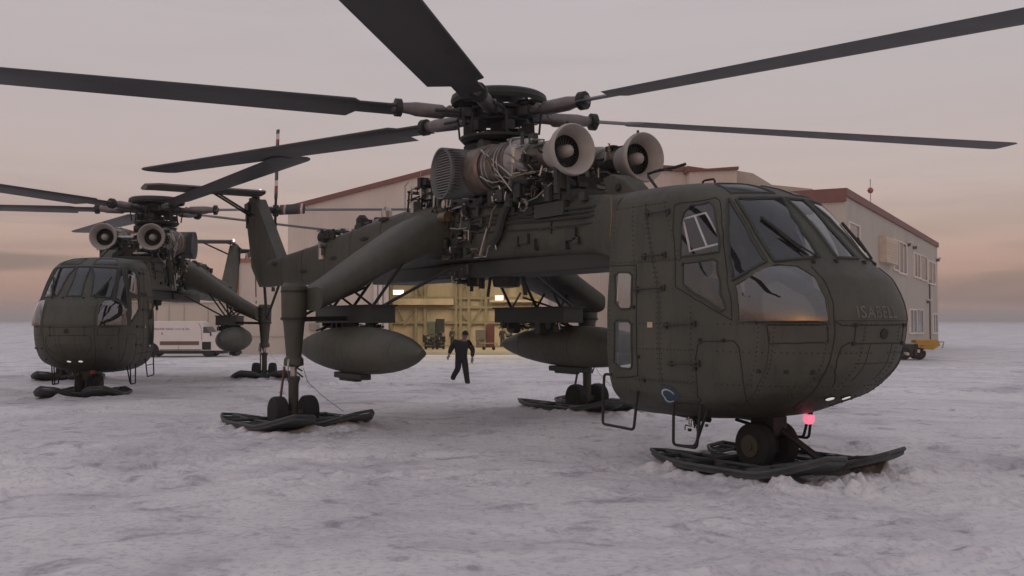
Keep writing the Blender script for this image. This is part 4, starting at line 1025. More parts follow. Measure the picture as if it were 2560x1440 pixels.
RUTS = [(-14, 9.5, 26, 14.5, .17), (-14, 11.2, 26, 16.2, .17), (2.4, 24, 30, 60, .2), (4.2, 23.4, 32, 59, .2), (-6, 22, 1, 70, .3), (-20, 33, 22, 24, .2), (-20, 34.8, 22, 25.8, .2), (-3, 6.0, 9, 9.4, .14), (6.5, 8.2, 22, 30, .22)]
_fr = random.Random(3); FOOT = []
for _a, _b in (((-1.4, 31), (1.5, 60)), ((-1.4, 29.5), (-.2, 15.5)), ((-6.5, 14), (4.5, 8.6)), ((-5, 20), (3, 13))):
    _n = int(math.hypot(_b[0] - _a[0], _b[1] - _a[1]) / .6)
    for _i in range(_n):
        _t = _i / _n; FOOT.append((_a[0] + (_b[0] - _a[0]) * _t + (.12 if _i % 2 else -.12) + _fr.uniform(-.05, .05), _a[1] + (_b[1] - _a[1]) * _t + _fr.uniform(-.08, .08)))


def gz(x, y):
    x = np.asarray(x, float); y = np.asarray(y, float)
    z = -.10 * sstep(18, 25, y) - .60 * sstep(37, 58, y)
    near = 1 - sstep(60, 75, y)
    n1 = vnoise(x * .35 + 7, y * .35, 1) - .5; n2 = vnoise(x * 1.1, y * 1.1 + 3, 2) - .5; n3 = vnoise(x * 3.1, y * 3.1, 3) - .5; n4 = vnoise(x * 7.7, y * 7.7, 4) - .5; n5 = vnoise(x * 17, y * 17, 5) - .5
    pm = vnoise(x * .30 + 50, y * .42, 9) * .6 + vnoise(x * .9 + 5, y * 1.3, 10) * .4
    rough = .22 + 1.5 * sstep(.42, .66, pm)
    n3r = np.abs(n3) * 2 - .5; n4r = np.abs(n4) * 2 - .5
    z = z + near * (.05 * n1 + .03 * n2 + rough * (.030 * n2 + .024 * n3r + .017 * n4r + .010 * n5))
    for (ax_, ay_, bx_, by_, w_) in RUTS:
        dx, dy = bx_ - ax_, by_ - ay_; ln = math.hypot(dx, dy)
        s = ((x - ax_) * dx + (y - ay_) * dy) / ln; t = ((x - ax_) * dy - (y - ay_) * dx) / ln + .35 * np.sin(s * .23 + ax_)
        m = sstep(0, 1.5, s) * (1 - sstep(ln - 1.5, ln, s))
        z = z + m * (-.035 * np.exp(-(t / w_) ** 4) + .022 * np.exp(-((np.abs(t) - w_ * 1.35) / (w_ * .35)) ** 2) * (1 + 1.6 * n4))
    for fx, fy in FOOT:
        d2 = ((x - fx) ** 2 + (y - fy) ** 2) / .0196
        z = z + np.where(d2 < 9, -.035 * np.exp(-d2 * d2) + .012 * np.exp(-((d2 - 2.2) ** 2)), 0)
    far = sstep(90, 220, y)
    z = z + far * .5 * n1 * 1.2
    for mx, my, hh, rr in MOUNDS:
        d2 = ((x - mx) ** 2 + (y - my) ** 2) / rr ** 2
        z = z + np.where(d2 < 9, hh * np.exp(-d2) * (.85 + 1.1 * n4 + 1.2 * n5 + .6 * n3), 0)
    return z


def snow_material():
    m = bpy.data.materials.new('packed_snow'); m.use_nodes = True
    nt = m.node_tree; N = nt.nodes.new; L = nt.links.new; b = nt.nodes['Principled BSDF']
    b.inputs['Roughness'].default_value = .62; b.inputs['Specular IOR Level'].default_value = .35
    tc = N('ShaderNodeTexCoord')
    def noise(sc, det, mapping=None, dist=0.0):
        n = N('ShaderNodeTexNoise'); n.inputs['Scale'].default_value = sc; n.inputs['Detail'].default_value = det; n.inputs['Distortion'].default_value = dist; n.inputs['Roughness'].default_value = .65
        if mapping:
            mp = N('ShaderNodeMapping'); mp.inputs['Scale'].default_value = mapping; L(tc.outputs['Object'], mp.inputs[0]); L(mp.outputs[0], n.inputs['Vector'])
        else: L(tc.outputs['Object'], n.inputs['Vector'])
        return n
    a = noise(.30, 8, None, .8); c1 = ramp(nt.nodes, [(.34, (.53, .52, .55, 1)), (.46, (.71, .70, .715, 1)), (.60, (.81, .80, .80, 1))]); L(a.outputs['Fac'], c1.inputs[0])
    s = noise(1.5, 10, None, 1.2); c2 = ramp(nt.nodes, [(.33, (.50, .47, .51, 1)), (.42, (.88, .86, .88, 1)), (.50, (1.0, 1.0, 1.0, 1))]); L(s.outputs['Fac'], c2.inputs[0])
    mx = N('ShaderNodeMix'); mx.data_type = 'RGBA'; mx.blend_type = 'MULTIPLY'; mx.inputs['Factor'].default_value = .85
    L(c1.outputs[0], mx.inputs['A']); L(c2.outputs[0], mx.inputs['B'])
    g = noise(14, 4); c3 = ramp(nt.nodes, [(.36, (.74, .73, .77, 1)), (.50, (1, 1, 1, 1))]); L(g.outputs['Fac'], c3.inputs[0])
    m2 = N('ShaderNodeMix'); m2.data_type = 'RGBA'; m2.blend_type = 'MULTIPLY'; m2.inputs['Factor'].default_value = .8
    L(mx.outputs['Result'], m2.inputs['A']); L(c3.outputs[0], m2.inputs['B']); L(m2.outputs['Result'], b.inputs['Base Color'])
    h = noise(9, 8); h2 = noise(45, 4)
    ad = N('ShaderNodeMath'); ad.operation = 'MULTIPLY_ADD'; L(h2.outputs['Fac'], ad.inputs[0]); ad.inputs[1].default_value = .35; L(h.outputs['Fac'], ad.inputs[2])
    bu = N('ShaderNodeBump'); bu.inputs['Strength'].default_value = .55; bu.inputs['Distance'].default_value = .05
    L(ad.outputs[0], bu.inputs['Height']); L(bu.outputs[0], b.inputs['Normal'])
    return m


def axis(vals):
    out = [vals[0][0]]
    for a, b, s in vals:
        x = a
        while x < b - 1e-6:
            x += s; out.append(min(x, b))
    return np.array(sorted(set(round(v, 4) for v in out)))


def build_ground():
    def grow(a, b, s, g=1.12):
        o = [a]; x = a
        while x < b: s *= g; x += s; o.append(min(x, b))
        return o
    xp = list(np.arange(0, 9.0, .055)) + list(np.arange(9.0, 20, .14)) + grow(20, 2500, .16, 1.09)
    xs = np.array(sorted(set([-v for v in xp] + xp)))
    ys = np.array(sorted(set([-v for v in grow(0, 800, .6, 1.2)] + list(np.arange(0, 5, .25)) + list(np.arange(5, 19, .055)) + list(np.arange(19, 42, .13)) + grow(42, 4000, .16, 1.06))))
    X, Y = np.meshgrid(xs, ys); Z = gz(X, Y)
    V = np.stack([X, Y, Z], -1).reshape(-1, 3); nx, ny = len(xs), len(ys)
    i = np.arange(ny - 1)[:, None] * nx + np.arange(nx - 1)[None, :]
    Fq = np.stack([i, i + 1, i + nx + 1, i + nx], -1).reshape(-1, 4)
    me = bpy.data.meshes.new('snow_ground'); me.vertices.add(len(V)); me.vertices.foreach_set('co', V.ravel())
    me.loops.add(Fq.size); me.loops.foreach_set('vertex_index', Fq.ravel().astype(np.int32))
    me.polygons.add(len(Fq)); me.polygons.foreach_set('loop_start', np.arange(0, Fq.size, 4, dtype=np.int32))
    me.update(calc_edges=True); me.validate(); me.shade_smooth(); me.materials.append(snow_material())
    o = bpy.data.objects.new('snow_ground', me); COL.objects.link(o); o['kind'] = 'structure'


def build_hills():
    xs = np.linspace(-1800, 1800, 361); mb = MB(); vs = []; fs = []
    for i, x in enumerate(xs):
        h = 4 + 6 * float(vnoise(np.array(x * .006), np.array(1.0), 31)) + 3 * float(vnoise(np.array(x * .05), np.array(2.0), 32)) + 1.5 * float(vnoise(np.array(x * .3), np.array(2.0), 33))
        vs += [(x, -560, -1), (x, -600, h), (x, -760, h * .8), (x, -790, -1)]
    for i in range(len(xs) - 1):
        for k in range(3): fs.append((i * 4 + k, i * 4 + k + 1, i * 4 + k + 5, i * 4 + k + 4))
    mb.add(vs, fs); o = mb.build('hills', mat('wooded_slope', (.03, .032, .03), .95, 0, .4, .05)); o['kind'] = 'structure'


def pin(root):
    """children were modelled in world coordinates: shift them under their empty"""
    for c in root.children: c.location = c.location - root.location


# ------------------------------------------------------------------ buildings
def panel_mat(name, col, var=.08, step=1.2, axis_='X'):
    m = bpy.data.materials.new(name); m.use_nodes = True
    nt = m.node_tree; N = nt.nodes.new; L = nt.links.new; b = nt.nodes['Principled BSDF']; b.inputs['Roughness'].default_value = .7
    tc = N('ShaderNodeTexCoord'); nz = N('ShaderNodeTexNoise'); nz.inputs['Scale'].default_value = .6; nz.inputs['Detail'].default_value = 6
    mp = N('ShaderNodeMapping'); mp.inputs['Scale'].default_value = (1, 1, .35); L(tc.outputs['Object'], mp.inputs[0]); L(mp.outputs[0], nz.inputs['Vector'])
    c = Vector(col); cr = ramp(nt.nodes, [(.3, tuple(c * (1 - var)) + (1,)), (.7, tuple(c * (1 + var)) + (1,))]); L(nz.outputs['Fac'], cr.inputs[0])
    wv = N('ShaderNodeTexWave'); wv.bands_direction = axis_; wv.inputs['Scale'].default_value = step; wv.wave_profile = 'SIN'
    L(tc.outputs['Object'], wv.inputs['Vector'])
    bu = N('ShaderNodeBump'); bu.inputs['Strength'].default_value = .25; bu.inputs['Distance'].default_value = .04
    L(wv.outputs['Fac'], bu.inputs['Height']); L(bu.outputs[0], b.inputs['Normal']); L(cr.outputs[0], b.inputs['Base Color'])
    return m


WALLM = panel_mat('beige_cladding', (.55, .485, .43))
WALL2 = panel_mat('beige_cladding_shaded', (.42, .385, .335))  # darker copy of the beige, with the side walls' shade put into its colour
FASC = mat('red_brown_fascia', (.17, .07, .055), .6, 0, .15, 2)
INM = panel_mat('cream_insulation', (.54, .46, .35), .2)
FRAME = mat('cream_steel', (.30, .26, .17), .6, 0, .2, 3)
FLOORM = mat('concrete_floor', (.26, .22, .17), .7, 0, .2, 1.5)
LAMPM = emis('fluorescent', (1.0, .90, .66), 2.4)
GB = -.70


def build_hangar():
    D = 74.0; root = empty('hangar', (-2, D, GB))
    def p2(u, v, d=D): q = at(u, v, d); return (q.x, q.z)
    def poly(pts): return [p2(*p) for p in pts]
    # front wall in pieces round the big doorway
    xl, xr = p2(970, 800)[0], p2(1352, 800)[0]; zt = p2(1000, 640)[1]
    x0 = p2(720, 525)[0]; z0 = p2(720, 525)[1]; xa, za = p2(1200, 402); x1, z1 = p2(1724, 430)
    zat = lambda x: z0 + (za - z0) * (x - x0) / (xa - x0) if x < xa else za + (z1 - za) * (x - xa) / (x1 - xa)
    w = MB(); w.prism([(x0, GB - .3), (xl, GB - .3), (xl, zat(xl)), (x0, z0)], D, D + .4)
    w.prism([(xl, zt), (xr, zt), (xr, zat(xr)), (xa, za), (xl, zat(xl))], D, D + .4)
    w.prism([(xr, GB - .3), (x1, GB - .3), (x1, z1), (xr, zat(xr))], D, D + .4)
    w.build('wall', WALLM, root, smooth=0)
    f = MB(); hb = .36
    f.prism([(x0 - .3, z0 - .12), (xa, za - .02), (x1 + .1, z1 - .02), (x1 + .1, z1 + hb), (xa, za + hb), (x0 - .3, z0 + .22)], D - .25, D + .5); f.build('fascia', FASC, root, smooth=0)
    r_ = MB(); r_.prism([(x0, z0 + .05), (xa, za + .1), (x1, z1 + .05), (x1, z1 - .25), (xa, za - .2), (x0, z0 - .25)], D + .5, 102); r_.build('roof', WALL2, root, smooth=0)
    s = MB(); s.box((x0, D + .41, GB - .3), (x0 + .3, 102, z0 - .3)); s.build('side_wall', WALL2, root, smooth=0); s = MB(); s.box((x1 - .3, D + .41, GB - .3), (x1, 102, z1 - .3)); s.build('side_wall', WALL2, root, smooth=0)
    # two blocks stepping down on the right
    b = MB(); a1 = p2(1724, 428, 72.6); a2 = p2(1842, 421, 72.6); b.box((a1[0], 72.6, GB - .3), (a2[0], 80, a2[1])); b.build('parapet_block', WALLM, root, smooth=0)
    b = MB(); b.prism([(a1[0] - .2, a1[1] - .05), (a2[0] + .1, a2[1] - .1), (a2[0] + .1, a2[1] + .12), (a1[0] + 1.2, a1[1] + .16), (a1[0] - .2, a1[1] + .36)], 72.4, 80.1); b.build('parapet_cap', FASC, root, smooth=0)
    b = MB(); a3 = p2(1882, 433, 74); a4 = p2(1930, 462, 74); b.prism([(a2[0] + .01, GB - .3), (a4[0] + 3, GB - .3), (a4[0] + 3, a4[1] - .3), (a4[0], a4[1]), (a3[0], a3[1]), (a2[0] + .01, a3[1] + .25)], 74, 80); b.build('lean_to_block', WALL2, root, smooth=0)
    # door leaves and posts either side of the opening
    for u0, u1, dy in ((935, 944, .15), (948, 957, .3), (960, 971, .1)):
        a = p2(u0, 800); c = p2(u1, 800); d = MB(); d.box((a[0], D - dy - .12, GB), (c[0], D - dy, zt + .5)); d.build('door_leaf', WHITE, root, smooth=0, bevel=.01)
    d = MB(); d.box((xr + .05, D - .25, GB), (xr + .55, D - .1, zt + .5)); d.build('door_leaf', WHITE, root, smooth=0, bevel=.01)
    # interior
    BK = 100.0; L_, R_ = x0 + 1.0, x1 - 1.0; CZ = 8.6
    i_ = MB(); i_.box((L_, BK, GB), (R_, BK + .3, CZ)); i_.build('back_wall', INM, root, smooth=0)
    i_ = MB(); i_.box((L_ - .3, D + .5, GB), (L_, BK, CZ)); i_.build('inner_side_wall', INM, root, smooth=0); i_ = MB(); i_.box((R_, D + .5, GB), (R_ + .3, BK, CZ)); i_.build('inner_side_wall', INM, root, smooth=0)
    i_ = MB(); i_.box((L_, D + .5, CZ), (R_, BK, CZ + .2)); i_.build('ceiling', INM, root, smooth=0)
    i_ = MB(); i_.box((L_ - .3, D - .6, GB - .2), (R_ + .3, BK + .3, GB + .03)); i_.build('floor', FLOORM, root, smooth=0)
    t = MB(); yb = BK - .35
    def pb(u, v): q = at(u, v, yb); return Vector((q.x, yb, q.z))
    for u in (978, 1040, 1063, 1140, 1152, 1172, 1215, 1265, 1300, 1340, 1375):
        x = pb(u, 800).x; t.box((x - .14, yb - .12, GB), (x + .14, yb + .3, CZ))
    for v in (768, 806, 745): z = pb(1000, v).z; t.box((L_, yb - .08, z - .13), (R_, yb + .2, z + .13))
    for a, c in (((975, 725), (1000, 690)), ((1035, 690), (1062, 762)), ((995, 772), (1015, 812)), ((1036, 774), (1008, 815)), ((1070, 690), (1062, 760)), ((1150, 740), (1160, 712)), ((1205, 768), (1172, 820)), ((1150, 772), (1165, 800)), ((1190, 690), (1206, 765)), ((1295, 712), (1320, 690)), ((1320, 700), (1338, 765)), ((1335, 768), (1310, 830)), ((1285, 780), (1300, 815)), ((1330, 770), (1295, 690)), ((1370, 690), (1345, 765))):
        t.tube([pb(*a), pb(*c)], .10, 6)
    t.build('steel_frame', FRAME, root, smooth=30)
    m = MB(); a = pb(985, 752); c = pb(1135, 760); m.box((a.x, yb - 1.0, c.z - .1), (c.x, yb - .1, c.z + .5)); m.build('gallery', INM, root, smooth=0); m = MB(); a = pb(1225, 758); c = pb(1345, 752); m.box((a.x, yb - .8, c.z - .15), (c.x, yb - .1, c.z + .1))
    m.build('gallery', INM, root, smooth=0)
    for u, v, wd in ((996, 731, .95), (1248, 745, .75)):
        q = at(u, v, 96.5); l = MB(); l.box((q.x - wd / 2, 96.3, q.z - .2), (q.x + wd / 2, 96.6, q.z + .2)); lo = l.build('strip_light', LAMPM, root, smooth=0)
        h = MB(); h.box((q.x - wd / 2 - .08, 96.25, q.z + .2), (q.x + wd / 2 + .08, 96.65, q.z + .28)); h.build('hood', WHITE, lo, smooth=0)
    for x, e in ((-6, 1500), (2, 1500), (9, 1300)):
        al = bpy.data.lights.new('hangar_lamp', 'AREA'); al.shape = 'RECTANGLE'; al.size = 5; al.size_y = 14; al.energy = e * LAMPK; al.color = (1, .84, .58)
        ao = bpy.data.objects.new('hangar_lamp', al); COL.objects.link(ao); ao.location = (x, 87, CZ - .3); ao.parent = root
    bx = MB(); a = at(773, 808, D - .1); c = at(796, 826, D - .1); bx.box((a.x, D - .3, c.z), (c.x, D - .001, a.z)); bx.build('meter_box', mat('grey_box', (.28, .25, .22), .6), root, smooth=0, bevel=.02)
    pin(root); tag(root, 'big beige hangar with red brown gable edge and a lit open doorway', 'hangar')
    # lower annexes on the left
    root = empty('annex', (-18, 74.5, GB)); a = at(598, 655, 74.3); c = at(722, 655, 74.3)
    w = MB(); w.box((a.x, 74.3, GB - .3), (c.x - .02, 82, a.z)); w.build('wall', WALLM, root, smooth=0)
    w = MB(); w.box((a.x - .12, 74.15, a.z - .02), (c.x - .02, 82.1, a.z + .26)); w.box((a.x - .14, 74.2, GB - .3), (a.x - .005, 74.34, a.z - .02)); w.build('fascia', mat('orange_brown_trim', (.30, .14, .085), .6), root, smooth=0)
    w = MB(); z = at(650, 843, 74.2).z; w.box((a.x, 74.24, z), (c.x - .02, 74.298, z + .08)); w.build('base_rail', WALL2, root, smooth=0)
    pin(root); tag(root, 'beige annex with orange brown roof trim joined to the hangar, behind the tail rotor', 'building')
    root = empty('low_shed', (-26, 75, GB)); a = at(262, 759, 75); c = at(597, 756, 75)
    w = MB(); w.box((a.x, 75, GB - .3), (c.x, 81, a.z)); w.build('wall', panel_mat('pale_shed_panels', (.56, .50, .43), .06, .5), root, smooth=0)
    w = MB(); w.box((a.x - .1, 74.9, a.z + .002), (c.x - .02, 81.1, a.z + .1)); w.build('roof_edge', WALL2, root, smooth=0)
    w = MB()
    for u in (390, 422, 460, 520, 560): x = at(u, 800, 75).x; w.box((x - .03, 74.96, GB), (x + .03, 74.998, a.z - .1))
    w.build('panel_joint', WALL2, root, smooth=0)
    pin(root); tag(root, 'low pale panelled shed standing behind the white van', 'building')


def build_office():
    A = Vector((18.57, 56.4)); B = Vector((40.3, 96.0)); m_ = (B.x - A.x) / (B.y - A.y); ZT = 9.0
    dirv = (B - A).normalized(); nv = Vector((dirv.y, -dirv.x))      # outward (towards the right and the camera)
    root = empty('office_building', (A.x, A.y, GB))
    pv = Vector((-dirv.y, dirv.x))                                   # along the front face to the left
    C_ = A + pv * 12; D_ = B + pv * 12
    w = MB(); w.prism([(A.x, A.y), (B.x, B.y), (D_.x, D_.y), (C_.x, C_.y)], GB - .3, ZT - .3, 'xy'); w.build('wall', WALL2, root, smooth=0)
    f = MB()
    o = .14; a = A - dirv * o + nv * o; b = B + dirv * o + nv * o; c = C_ - dirv * o; d = D_ + dirv * o
    f.prism([(a.x, a.y), (b.x, b.y), (d.x, d.y), (c.x, c.y)], ZT - .299, ZT + .14, 'xy'); f.build('fascia', FASC, root, smooth=0)
    f = MB(); a2 = A - dirv * .16 + nv * .1; c2 = C_ - dirv * .16; f.prism([(a2.x, a2.y), (A.x + nv.x * .1, A.y + nv.y * .1), (C_.x, C_.y), (c2.x, c2.y)], ZT - .62, ZT - .30, 'xy'); f.build('front_fascia', FASC, root, smooth=0)
    rot = math.atan2(dirv.y, dirv.x)
    def side(u, v):
        k = (u - 1280) / F; y = (A.x - A.y * m_) / (k - m_); q = at(u, v, y); s = (Vector((q.x, q.y)) - A).dot(dirv); return s, q.z
    M = Matrix.Translation((A.x, A.y, 0)) @ Matrix.Rotation(rot, 4, 'Z')      # local x along wall, local -y outward
    dk = mat('dark_pane', (.05, .06, .07), .15, 0, .2, 2); pl = mat('pale_window_trim', (.72, .66, .60), .6, 0, .1, 2)  # pl is a pale trim colour for some window frames and their mullions
    for u0, u1, v0, v1, kind in ((2122, 2148, 556, 607, 'd'), (2233, 2246, 598, 672, 'd'), (2247, 2266, 604, 680, 'p'), (2284, 2300, 632, 690, 'p'), (2301, 2317, 638, 697, 'd'), (2320, 2338, 652, 706, 'p'),
                                 (2272, 2290, 775, 832, 'p'), (2290, 2306, 775, 832, 'd'), (2330, 2342, 786, 832, 'p')):
        s0, z1 = side(u0, v0); s1, z1b = side(u1, (v0 + v1) / 2); _, z0 = side(u0, v1)
        fr = MB()
        for lo, hi in (((s0 - .18, -.10, z0 - .1), (s0 + .10, -.001, z1 + .1)), ((s1 - .10, -.10, z0 - .1), (s1 + .18, -.001, z1 + .1)), ((s0 + .1, -.08, z1), (s1 - .1, -.001, z1 + .1)), ((s0 + .1, -.12, z0 - .12), (s1 - .1, -.001, z0))):
            fr.box(lo, hi, M)
        fo = fr.build('window', pl if kind == 'p' else WHITE, root, smooth=0)
        g = MB(); g.box((s0 + .1, -.03, z0), (s1 - .1, -.002, z1), M); g.build('pane', dk, fo, smooth=0)
        if kind == 'p': g = MB(); g.box(((s0 + s1) / 2 - .06, -.09, z0), ((s0 + s1) / 2 + .06, -.031, z1), M); g.build('mullion', pl, fo, smooth=0)
    s0, z1 = side(2199, 590); s1, _ = side(2228, 620); _, z0 = side(2199, 655)
    g = MB(); g.box((s0, -.5, z0), (s1, -.002, z1), M)
    for k in range(7): g.box((s0 + .1, -.53, z0 + .2 + k * (z1 - z0 - .4) / 7), (s1 - .1, -.50, z0 + .26 + k * (z1 - z0 - .4) / 7), M)
    g.build('air_unit', mat('cream_metal', (.55, .45, .35), .6), root, smooth=0, bevel=.02)
    for u, v in ((2268, 609), (2284, 616), (2342, 648), (2317, 752)):
        s, z = side(u, v); g = MB(); g.box((s - .25, -.45, z), (s + .25, -.003, z + .14), M); lo = g.build('wall_lamp', WHITE, root, smooth=0, bevel=.03)
        g = MB(); g.box((s - .12, -.3, z - .22), (s + .12, -.02, z), M); g.build('lamp_body', mat('brown_metal', (.12, .10, .09), .6), lo, smooth=0)
    s, z = side(2323, 700); g = MB(); g.tube([M @ Vector((s, -.06, GB)), M @ Vector((s, -.06, z))], .07, 8); g.build('down_pipe', mat('brown_metal', (.12, .10, .09), .6), root)
    pin(root); tag(root, 'two storey beige office building with flat red brown roof edge and side windows', 'building')
    # mast with a red ball on the roof
    q = at(2176, 476, 66); mb = MB(); mb.tube([(q.x, q.y, ZT + .1), (q.x, q.y, q.z + .75)], .03, 6)
    o = mb.build('roof_mast', mat('pale_mast', (.5, .44, .42), .6)); tag(o, 'thin mast with a red ball standing above the office roof', 'mast')
    mb = MB(); mb.lathe([(-.2, .02), (-.15, .13), (0, .2), (.15, .13), (.2, .02)], (q.x, q.y, q.z), 'z', 14); mb.build('ball', mat('ball_red', (.32, .10, .09), .6), o)


# ------------------------------------------------------------------ van, loader and hangar equipment
def build_van():
    D = 69.5; g = float(gz(0, D)); p = at(464, 884, D); root = empty('cargo_van', (p.x, D, g), R(3))
    H = 2.42; W = 1.0
    b = MB(); pr = [(-2.75, .42), (-2.75, 1.7), (-2.68, H - .1), (-2.5, H), (1.05, H), (1.35, H - .12), (1.75, 1.72), (2.62, 1.35), (2.85, 1.15), (2.9, .5), (2.75, .42)]
    b.prism(pr, -W, W); b.build('body', mat('van_white', (.66, .62, .60), .35, 0, .06, 1), root, smooth=25, bevel=.05)
    s = MB(); s.box((-1.45, -W - .012, .80), (1.15, -W - .001, 1.06)); s.build('brown_stripe', mat('stripe_brown', (.13, .085, .055), .6), root, smooth=0)
    s = MB(); s.box((1.35, -W - .014, .48), (1.95, -W - .001, 1.02)); s.build('wheel_arch', mat('arch_dark', (.015, .015, .014), .8), root, smooth=0)
    k = MB(); k.prism([(-2.05 + .56 * math.cos(R(a_)), .42 + .56 * math.sin(R(a_))) for a_ in range(0, 181, 12)], -W - .006, -W + .02); k.build('wheel_arch', mat('arch_dark', (.015, .015, .014), .8), root, smooth=0)
    k = MB(); k.prism([(1.42, 1.62), (1.42, 2.02), (1.56, 2.04), (1.9, 1.62)], -W - .012, W + .012); k.build('side_window', mat('dark_pane', (.05, .06, .07), .15), root, smooth=0)
    k = MB(); k.cbox((1.95, -W - .14, 1.55), (.06, .16, .26)); k.tube([(1.9, -W, 1.5), (1.95, -W - .1, 1.5)], .02, 6); k.build('mirror', DARK, root, smooth=0)
    k = MB(); k.box((-1.45, -W - .006, .44), (1.3, -W - .001, .52)); k.build('dirty_sill', mat('road_dirt', (.16, .13, .11), .9), root, smooth=0)
    k = MB(); k.box((-2.7, -W + .1, .22), (2.7, W - .1, .42)); k.build('chassis', DARK, root, smooth=0)
    k = MB(); k.tube([(1.12, -W - .006, 2.3), (1.3, -W - .006, 1.9), (1.34, -W - .006, 1.1)], .012, 5); k.tube([(-.2, -W - .004, .46), (-.2, -W - .004, .78)], .01, 5); k.build('door_gap', SEAM, root)
    rnd = random.Random(4); k = MB(); x = -2.55
    while x < .45:                                                     # the sign band is too blurred to read: small uneven marks
        w = rnd.uniform(.04, .09)
        if rnd.random() > .14: k.box((x, -W - .008, 1.84 - .02), (x + w * .7, -W - .001, 1.84 + rnd.uniform(.08, .14)))
        x += w
    k.box((-1.36, -W - .008, 1.5), (-1.26, -W - .001, 1.66)); k.build('sign_marks', mat('sign_grey', (.28, .24, .25), .6), root, smooth=0)
    k = MB()
    for y in (-W + .25, W - .25): k.lathe([(0, .10), (.06, .10)], (2.86, y, .85), 'x', 12)
    k.build('headlight', WHITE, root)
    for x in (-2.05, 1.75):
        for y in (-W + .02, W - .24):
            r = .46; k = MB(); k.lathe([(0, r * .6), (0, r * .95), (.03, r), (.19, r), (.22, r * .95), (.22, r * .6)], (x, y, r), 'y', 24); wo = k.build('wheel', RUBBER, root)
            k = MB(); k.lathe([(.01, .08), (.03, .25), (.17, .25)], (x, y, r), 'y', 18); k.build('rim', mat('hub_grey', (.12, .11, .10), .5), wo)
    tag(root, 'white cargo van with brown side stripe parked beside the low shed', 'van')


def build_loader():
    D = 64.0; g = float(gz(0, D)); p = at(2297, 880, D); root = empty('loader', (p.x, D, g), R(-10))
    rnd = random.Random(8)
    b = MB(); b.prism([(-.35, .75), (-.3, 1.22), (1.0, 1.26), (1.15, .9), (.7, .62), (.1, .68)], -.7, .7); b.build('hopper', mat('loader_yellow', (.42, .24, .035), .55, 0, .2, 2), root, smooth=0, bevel=.04)
    b = MB(); b.prism([(-1.5, .25), (-1.5, .95), (-.4, .95), (.15, .6), (.1, .2)], -.6, .6); b.build('chassis', mat('loader_dark', (.06, .055, .04), .7), root, smooth=0, bevel=.04)
    b = MB(); clutter(b, rnd, (-1.3, -.75, .15), (.2, -.6, .9), 14, 12, bs=(.06, .25)); b.build('machinery', CL, root)
    b = MB(); b.tube([(-1.5, -.6, 1.02), (-.3, -.6, 1.0), (.15, -.6, .82), (.55, -.6, .84)], .05, 8); b.tube([(1.05, 0, 1.1), (1.5, 0, 1.1), (1.4, 0, .7)], .05, 8); b.build('handrail', mat('pale_rail', (.35, .35, .3), .6), root)
    for x in (-1.0, -.1):
        for y in (-.72, .5):
            k = MB(); k.lathe([(0, .2), (0, .38), (.22, .38), (.22, .2)], (x, y, .38), 'y', 20); k.build('wheel', RUBBER, root)
    tag(root, 'small dark snow machine with a yellow hopper beside the office building', 'snow machine')


def tog(name, label, cat, mb, m, group=None, **k):
    o = mb.build(name, m, **k); tag(o, label, cat, group); return o


